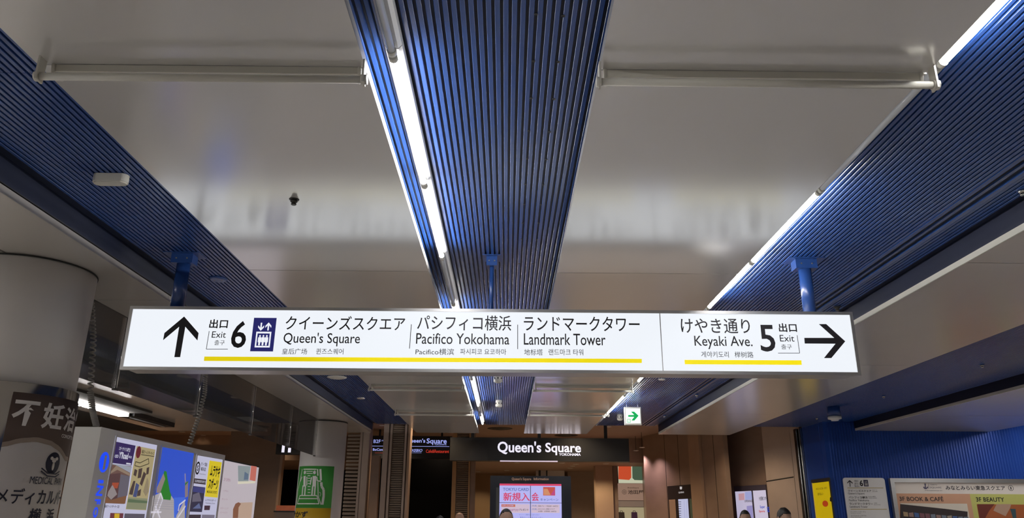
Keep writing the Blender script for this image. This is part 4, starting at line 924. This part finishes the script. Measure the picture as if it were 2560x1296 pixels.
FL.rect('glowing_rule', *kl(110, 349), *kl(1176, 354), LBU, t, .01); FL.text('sports entertainment', (*kl(655, 432), *kl(810, 444)), LBU, t, 0, .01); FL.text('home furnishing', (*kl(198, 434), *kl(300, 442)), LRD, t, 0, .01)
# dark entrance below the LED board
a = P(905, 1148, Y=22); b = P(1134, 1148, Y=22)
tag(B('door_1', DARK, a.x, b.x, 22.0, 22.3, 0, a.z), kind='structure')
p = P(935, 1200, Y=19.5); tag(MB().prism([(P(928, 1200, Y=19.5).x, 19.5, 0), (P(948, 1200, Y=19.5).x, 19.5, 0), (P(946, 1200, Y=19.5).x, 19.5, P(940, 1140, Y=19.5).z), (P(924, 1200, Y=19.5).x, 19.5, P(940, 1140, Y=19.5).z)], (0, .2, 0)).build('trim_11', BROWN), kind='structure')
# louvred pillars
def pillar(name, label, Yp, edges, hz, lou, slat_h, n_z0=0.0):
    """edges: list of (x0px, x1px, material, depth offset); lou: (x0px,x1px)"""
    xx = lambda x: P(x, 1200, Y=Yp).x
    x0, x1 = xx(min(e[0] for e in edges)), xx(max(e[1] for e in edges))
    t = thing(name, label, 'pillar', ((x0 + x1) / 2, Yp + .2, 0))
    B('core', BROWN, x0 + .01, x1 - .01, Yp + .06, Yp + .4, 0, hz, t)
    for (a, b, m, d) in edges: B('trim_strip', m, xx(a), xx(b), Yp - d, Yp + .06, 0, hz, t)
    la, lb = xx(lou[0]), xx(lou[1])
    mb = MB(); z = .02
    while z < hz - .03:
        mb.prism([(la, Yp + .0595, z), (la, Yp + .0, z + .004), (la, Yp + .002, z + slat_h * .55), (la, Yp + .0595, z + slat_h * .75)], (lb - la, 0, 0)); z += slat_h
    o = mb.build('louvre_slats', LOUV, t); o['kind'] = 'stuff'
    return t
pillar('louvred_pillar', 'tall bronze louvred pillar under the end of the left blue slats', 16.4, [(953, 966, BEIGEST, .02), (970, 975, BEIGEST, .04), (1007, 1012, BEIGEST, .04), (1015, 1021, BROWNLT, .02)], Z(HM), (977, 1005), .045)
pillar('louvred_pillar', 'golden lit louvred pillar left of the information screen', 20.0, [(1130, 1140, GOLD, .02), (1171, 1175, GOLD, .04), (1176, 1188, BROWN, .02)], Z(HM), (1142, 1170), .05)
pillar('stacked_louvre_screen', 'rough horizontal slat screen right behind the far round column', 16.5, [(894, 900, BEIGEST, .02), (902, 918, BEIGEST, .05)], Z(HM), (862, 893), .075)
# information screen totem
YT = 16.9; FT = Face((0, YT, 0), (1, 0, 0)); kt = zq(1220, 1170, 10.286)
a = P(1226, 1190, Y=YT); b = P(1427, 1190, Y=YT)
t = thing('information_screen', 'navy framed digital information screen showing a red card campaign', 'screen', ((a.x + b.x) / 2, YT + .15, 0))
FN = mat('totem_navy', (.012, .016, .03), .3)
B('body', FN, a.x, b.x, YT, YT + .3, 0, a.z, t)
s0 = FT.px(*kt(298, 410)); s1 = FT.px(*kt(1885, 410)); zb = .75
SCW = emi('screen_white', (178, 178, 238), .95)
um_ = FT.px(*kt(1092, 700))[0]; vm_ = FT.px(*kt(1092, 905))[1]
for (ua, ub_, va, vb_) in ((s0[0], um_ - .006, vm_ + .004, s0[1]), (um_ + .006, s1[0], vm_ + .004, s0[1]), (s0[0], um_ - .006, zb, vm_ - .004), (um_ + .006, s1[0], zb, vm_ - .004)):
    FT.poly('display_tile', [(ua, va), (ub_, va), (ub_, vb_), (ua, vb_)], SCW, t, .006, .005)
SR = emi('screen_red', (206, 62, 100), .95); SBL = emi('screen_slate', (92, 110, 176), .9)
FT.poly('red_band', [(s0[0], s0[1] - .04), (s1[0], s0[1] - .04), (s1[0], s0[1]), (s0[0], s0[1])], SR, t, .009)
FT.text("Queen's Square", (*kt(610, 255), *kt(1110, 345)), emi('totem_bronze', (150, 116, 96), .8), t, .02, .004); FT.text('Information', (*kt(1175, 258), *kt(1560, 322)), emi('totem_bronze', (150, 116, 96), .8), t, .02, .004)
FT.text('TOKYU CARD', (*kt(385, 520), *kt(1050, 598)), SBL, t, .02, .009); FT.text('新規入', (*kt(392, 640), *kt(1072, 860)), SR, t, .015, .009); FT.text('会', (*kt(1118, 640), *kt(1312, 860)), SR, t, .015, .009)
FT.text('キャンペーン', (*kt(1345, 790), *kt(1812, 862)), SBL, t, .02, .009)
cd = FT.rect('card_picture', *kt(1418, 500), *kt(1725, 718), emi('card_red', (196, 80, 70), .9), t, .009)
FT.pxpoly('card_shape', q4(kt, (1432, 545), (1530, 545), (1610, 705), (1432, 705)), emi('card_tan', (206, 140, 104), .9), cd, .012); FT.pxpoly('card_shape', q4(kt, (1610, 705), (1715, 545), (1715, 705)), emi('card_pink', (186, 70, 130), .9), cd, .012)
FT.rect('offer_box', *kt(345, 940), *kt(1070, 1165), emi('offer_pink', (206, 186, 206), .9), t, .009); FT.rect('offer_box', *kt(1112, 945), *kt(1840, 1165), emi('offer_pink', (206, 186, 206), .9), t, .009)
FT.rect('offer_tag', *kt(345, 945), *kt(700, 1008), emi('offer_brick', (196, 110, 84), .9), t, .012); FT.text('お申し込み特典', (*kt(368, 958), *kt(655, 995)), SCW, t, .0, .015)
FT.text('2,000円分', (*kt(455, 1060), *kt(790, 1125)), emi('offer_purple', (150, 90, 140), .9), t, .01, .012); FT.text('プレゼント', (*kt(800, 1055), *kt(1040, 1110)), INK, t, .015, .012)
for i, (s_, yy, xa, xb) in enumerate((('東急グループ商品券 1,000円分', 970, 1290, 1805), ('みなとみらい東急スクエア', 1045, 1290, 1715), ('お食事・お買物券 1,000円分', 1105, 1290, 1760), ('キャンペーン期間中のご入会でもれなく', 1192, 800, 1320), ('東急カード入会カウンター', 1260, 820, 1410))): FT.text(s_, (*kt(xa, yy), *kt(xb, yy + 42)), SBL if i > 2 else INK, t, .0, .012)
for yy in (960, 1045): FT.text('(特典)', (*kt(1125, yy), *kt(1265, yy + 55)), SBL, t, 0, .012)
FT.rect('side_glass', *kt(205, 510), *kt(278, 1296), mat('totem_glass', (.12, .13, .13), .1), t, .004)

# back of the mall
def slabpx(nm, x0, x1, Yv, z1, m, d=.3): 
    return tag(B(nm, m, P(x0, 1230, Y=Yv).x, P(x1, 1230, Y=Yv).x, Yv, Yv + d, 0, z1), kind='structure')
slabpx('wall_mall_back', 1188, 1420, 29.0, Z(1.6), MALLWALL)
slabpx('wall_mall_back_dark', 1420, 1490, 27.5, Z(1.6), BROWN)
B_ = slabpx('trim_12', 1490, 1533, 24.2, Z(1.6), BROWNLT, .5)
slabpx('trim_13', 1534, 1545, 24.4, Z(1.6), BROWN, .5)
slabpx('trim_14', 1340, 1412, 27.0, Z(1.6), SOFFIT, .4)
slabpx('trim_15', 1347, 1352, 26.9, Z(1.6), BLACK, .05); slabpx('trim_16', 1366, 1369, 26.9, Z(1.6), BLACK, .05)
# bag shop
YB = 24.6; FS = Face((0, YB, 0), (1, 0, 0)); kb = zq(1400, 940, 4.32)
a = P(1545, 1138, Y=YB); b = P(1616, 1210, Y=YB)
t = thing('bag_shop_front', 'small lit shop front with red and green bag pictures above its name', 'shop', ((a.x + b.x) / 2, YB + .2, 0))
B('fascia', DKM, a.x, b.x, YB - .05, YB + .3, a.z, Z(HM) - .1, t)
up = FS.rect('lit_picture', 1545, 1140, 1616, 1209, emi('shop_cream', (206, 208, 180), .8), t, .004)
FS.pxpoly('red_bag', [(1546, 1157), (1577.5, 1157), (1578, 1195), (1573, 1201), (1546, 1199)], emi('bag_red', (214, 84, 50), .75), up, .01); FS.pxpoly('green_bag', [(1580, 1148), (1612, 1147), (1612, 1202), (1586, 1201), (1581, 1196)], emi('bag_green', (78, 98, 78), .75), up, .01)
sp = FS.rect('name_board', 1545, 1209.5, 1616, 1252, emi('shop_pink', (178, 144, 124), .55), t, .004)
FS.text('池田屋', (*kb(733, 1235), *kb(900, 1280)), INK, sp, .01, .01); FS.text('ikedaya', (*kb(728, 1203), *kb(850, 1222)), ink('shop_brown', (120, 86, 66)), sp, 0, .01); FS.ellipse('round_logo', *kb(670, 1232), *kb(718, 1282), INK, sp, .01, hole=.88); FS.text('◇', (*kb(680, 1243), *kb(708, 1272)), INK, sp, .01, .01)
FS.rect('counter_panel', 1545, 1253, 1616, 1268, emi('shop_panel', (150, 126, 108), .5), t, .004)
vv_ = FS.px(1580, 1269)[1]; uu = (FS.px(1545, 1280)[0], FS.px(1616, 1280)[0])
in_ = FS.poly('display_wall', [(uu[0], .1), (uu[1], .1), (uu[1], vv_), (uu[0], vv_)], emi('shop_inside', (190, 176, 140), .6), t, .004)
for x, c in ((1553, (62, 52, 44)), (1585, (74, 44, 84))):
    p = P(x, 1290, Y=YB - .1); bg = MB().prism([(p.x - .08, YB - .16, p.z - .15), (p.x + .1, YB - .16, p.z - .15), (p.x + .09, YB - .16, p.z + .1), (p.x - .07, YB - .16, p.z + .1)], (0, .12, 0)); bg.tube([(p.x - .03, YB - .1, p.z + .1), (p.x - .02, YB - .1, p.z + .14), (p.x + .04, YB - .1, p.z + .14), (p.x + .05, YB - .1, p.z + .1)], .008, 6)
    B('shelf', WHITE, p.x - .15, p.x + .15, YB - .2, YB - .005, p.z - .17, p.z - .151, t)
    tag(bg.build('school_bag', ink('bag%d' % x, c)), ('dark brown' if x == 1553 else 'purple') + ' school bag displayed in the bag shop', 'bag', 'bags in the bag shop')
# left mall portion
slabpx('wall_mall_left', 560, 692, 19.5, Z(HM), BROWN, .3)
slabpx('trim_17', 692, 698, 19.3, Z(1.6), BROWNLT, .2)
slabpx('wall_mall_left_far', 150, 560, 21.0, Z(HM) - .45, BROWN, .3)
slabpx('door_2', 698, 900, 21.5, Z(1.25), DARK, .3)
YN = 18.6; p0 = P(692, 1104, Y=YN); p1 = P(765, 1137, Y=YN)
t = thing('shop_fascia', 'dark shop fascia with a single white glowing letter beside the far column', 'sign', ((p0.x + p1.x) / 2, YN + .1, p1.z))
B('board', BLACK, p0.x, p1.x, YN, YN + .2, p1.z, p0.z, t); Face((0, YN, 0), (1, 0, 0)).text('n', (705, 1108, 728, 1132), LW, t, .02, .01)
for x in (p0.x + .1, p1.x - .1): B('hanger', BLACK, x, x + .04, YN + .08, YN + .12, p0.z, Z(HM), t)
p0 = P(688, 1268, Y=17.5); p1 = P(748, 1268, Y=17.5)
t = thing('snack_counter', 'dark counter with a glowing orange-red strip left of the far column', 'counter', ((p0.x + p1.x) / 2, 17.7, 0))
B('body', BROWN, p0.x, p1.x, 17.5, 18.2, 0, p0.z - .11, t); B('top', BLACK, p0.x - .02, p1.x, 17.48, 18.22, p0.z - .109, p0.z - .08, t)
B('glowing_strip', mat('counter_glow', (.4, .12, .05), .4, emit=(1.0, .18, .05), es=.07, noise=.4, scale=9), p0.x + .02, p1.x, 17.52, 17.6, p0.z - .079, p0.z + .03, t)

# ================================================================= PEOPLE
SKIN = mat('skin', (.42, .25, .17), .5, noise=.06, scale=20); HAIR = mat('black_hair', (.012, .010, .009), .5, noise=.3, scale=60, bump=.3)
def make_person_mesh():
    V = []; E = []; RR = []
    def chain(pts, start=None):
        prev = start
        for (p, r) in pts:
            V.append(p); RR.append(r); i = len(V) - 1
            if prev is not None: E.append((prev, i))
            prev = i
        return prev
    pel = chain([((0, 0, .95), .135)])
    ch = chain([((0, -.005, 1.08), .125), ((0, .0, 1.24), .145), ((0, .01, 1.38), .12)], pel)
    nk = chain([((0, .005, 1.47), .062), ((0, -.01, 1.56), .056)], ch)
    for s in (-1, 1):
        chain([((s * .095, 0, .86), .095), ((s * .105, -.01, .50), .062), ((s * .105, .0, .30), .055), ((s * .105, .02, .10), .042), ((s * .11, -.04, .045), .042), ((s * .115, -.15, .035), .032)], pel)
        wr = chain([((s * .175, .01, 1.37), .062), ((s * .225, .02, 1.10), .045), ((s * .245, -.06, .90), .034), ((s * .25, -.085, .83), .026), ((s * .248, -.10, .79), .024)], ch)
        for k in range(4):
            L = (.055, .065, .06, .045)[k]; x = s * .248 + (k - 1.5) * .003; y = -.128 + k * .0195
            chain([((x, y, .765), .0095), ((x - s * .004, y, .765 - L * .5), .0085), ((x - s * .014, y, .765 - L), .0075)], wr)
        chain([((s * .238, -.135, .795), .011), ((s * .230, -.155, .765), .009), ((s * .226, -.162, .742), .008)], wr)
    me = bpy.data.meshes.new('person'); me.from_pydata(V, E, [])
    ob = bpy.data.objects.new('person_tmp', me); COL.objects.link(ob)
    sk = ob.modifiers.new('s', 'SKIN')
    for i, d in enumerate(me.skin_vertices[0].data): d.radius = (RR[i], RR[i]); d.use_root = (i == 0)
    ob.modifiers.new('u', 'SUBSURF').levels = 1
    dg = bpy.context.evaluated_depsgraph_get(); body = bpy.data.meshes.new_from_object(ob.evaluated_get(dg)); bpy.data.objects.remove(ob)
    bm = bmesh.new(); bm.from_mesh(body)
    # head: sculpted ball
    hm = bmesh.new(); bmesh.ops.create_uvsphere(hm, u_segments=40, v_segments=28, radius=1)
    for v in hm.verts:
        x, y, z = v.co
        jaw = max(0, -z); X = x * (.078 - .026 * jaw ** 1.5); Yv = y * .097; Zv = z * .118
        if y < 0:
            f = math.exp(-(x / .16) ** 2); g = lambda c, w_: math.exp(-((z - c) / w_) ** 2)
            Yv -= f * (.022 * g(-.22, .13) + .010 * g(-.05, .16))                     # nose
            Yv -= math.exp(-(x / .28) ** 2) * (.006 * g(-.52, .06) + .008 * g(-.86, .12))  # lips, chin
            for s in (-1, 1): Yv += .010 * math.exp(-((x - s * .40) / .17) ** 2) * g(.02, .09)  # eye sockets
            Yv -= .004 * g(.16, .06) * math.exp(-(x / .6) ** 2)
        v.co = Vector((X, Yv - .02, Zv + 1.645))
    for s in (-1, 1):
        r0 = bmesh.ops.create_uvsphere(hm, u_segments=10, v_segments=8, radius=1)
        for v in r0['verts']: v.co = Vector((s * .080 + v.co.x * .010, .0 + v.co.y * .018, 1.64 + v.co.z * .032))
        r0 = bmesh.ops.create_uvsphere(hm, u_segments=10, v_segments=8, radius=1)
        for v in r0['verts']: v.co = Vector((s * .031 + v.co.x * .013, -.098 + v.co.y * .012, 1.648 + v.co.z * .009))
    tmp = bpy.data.meshes.new('h'); hm.to_mesh(tmp); hm.free(); bm.from_mesh(tmp); bpy.data.meshes.remove(tmp)
    out = bpy.data.meshes.new('person'); bm.to_mesh(out); bm.free()
    ob = bpy.data.objects.new('person_tmp', out); COL.objects.link(ob)
    rm = ob.modifiers.new('r', 'REMESH'); rm.mode = 'VOXEL'; rm.voxel_size = .0075
    dg = bpy.context.evaluated_depsgraph_get(); fin = bpy.data.meshes.new_from_object(ob.evaluated_get(dg)); bpy.data.objects.remove(ob)
    for k in range(4): fin.materials.append(None)
    for p in fin.polygons:
        z = p.center.z; p.use_smooth = True
        p.material_index = 0 if (z > 1.47 or (z < .80 and abs(p.center.x) > .19)) else 3 if z < .09 else 2 if z < .93 and abs(p.center.x) < .2 else 1
    return fin
PM = make_person_mesh()
def hair_mesh(front, low, puff):
    hm = bmesh.new(); bmesh.ops.create_uvsphere(hm, u_segments=32, v_segments=24, radius=1)
    kill = []
    for v in hm.verts:
        x, y, z = v.co
        lim = low if y > -.1 else low + (front - low) * min(1, (-y - .1) / .6)
        if z < lim: kill.append(v)
        rnd = 1 + puff * .05 * (math.sin(9 * x + 4 * z) * math.sin(11 * y + 5 * x))
        v.co = Vector((x * (.080 + puff * .012) * rnd, y * (.099 + puff * .012) * rnd - .018, z * (.121 + puff * .014) * rnd + 1.647))
    bmesh.ops.delete(hm, geom=kill, context='VERTS')
    ge = bmesh.ops.solidify(hm, geom=hm.faces[:], thickness=.006)
    me = bpy.data.meshes.new('hair'); hm.to_mesh(me); hm.free(); me.materials.append(HAIR)
    for p in me.polygons: p.use_smooth = True
    return me
def person(px_, width_px, label, top, trous, yaw, hair, height=None):
    Yp = .165 * FPX / width_px
    p = P(*px_, Y=Yp); sc = p.z / 1.772
    o = bpy.data.objects.new('person', PM); register(o, None, (p.x, Yp, 0)); o.scale = (sc,) * 3; o.rotation_euler.z = R(yaw)
    for i, m in enumerate((SKIN, ink('cloth%d%d%d' % top, top, .8), ink('cloth%d%d%d' % trous, trous, .8), BLACK)):
        o.material_slots[i].link = 'OBJECT'; o.material_slots[i].material = m
    tag(o, label, 'person')
    if hair:
        h = bpy.data.objects.new('hair', hair_mesh(*hair)); COL.objects.link(h); h.parent = o
person((1265, 1271), 36, 'person with receding short hair in dark clothes before the information screen', (26, 24, 32), (30, 30, 36), 8, (.62, .0, .0))
person((1861, 1275), 26, 'person with short black hair in front of the lit wall posters', (40, 42, 50), (34, 34, 40), -10, (.45, -.1, .1))
person((1956, 1270), 30, 'person with thick black hair by the beige wall', (50, 44, 42), (30, 30, 34), 20, (.35, -.1, .5))
person((1147, 1281), 20, 'bald person by the golden louvred pillar', (60, 50, 44), (34, 30, 30), 60, None)
person((1099, 1290), 25, 'person with dark hair at the dark shop entrance', (30, 30, 34), (30, 30, 34), 160, (.2, -.3, .4))
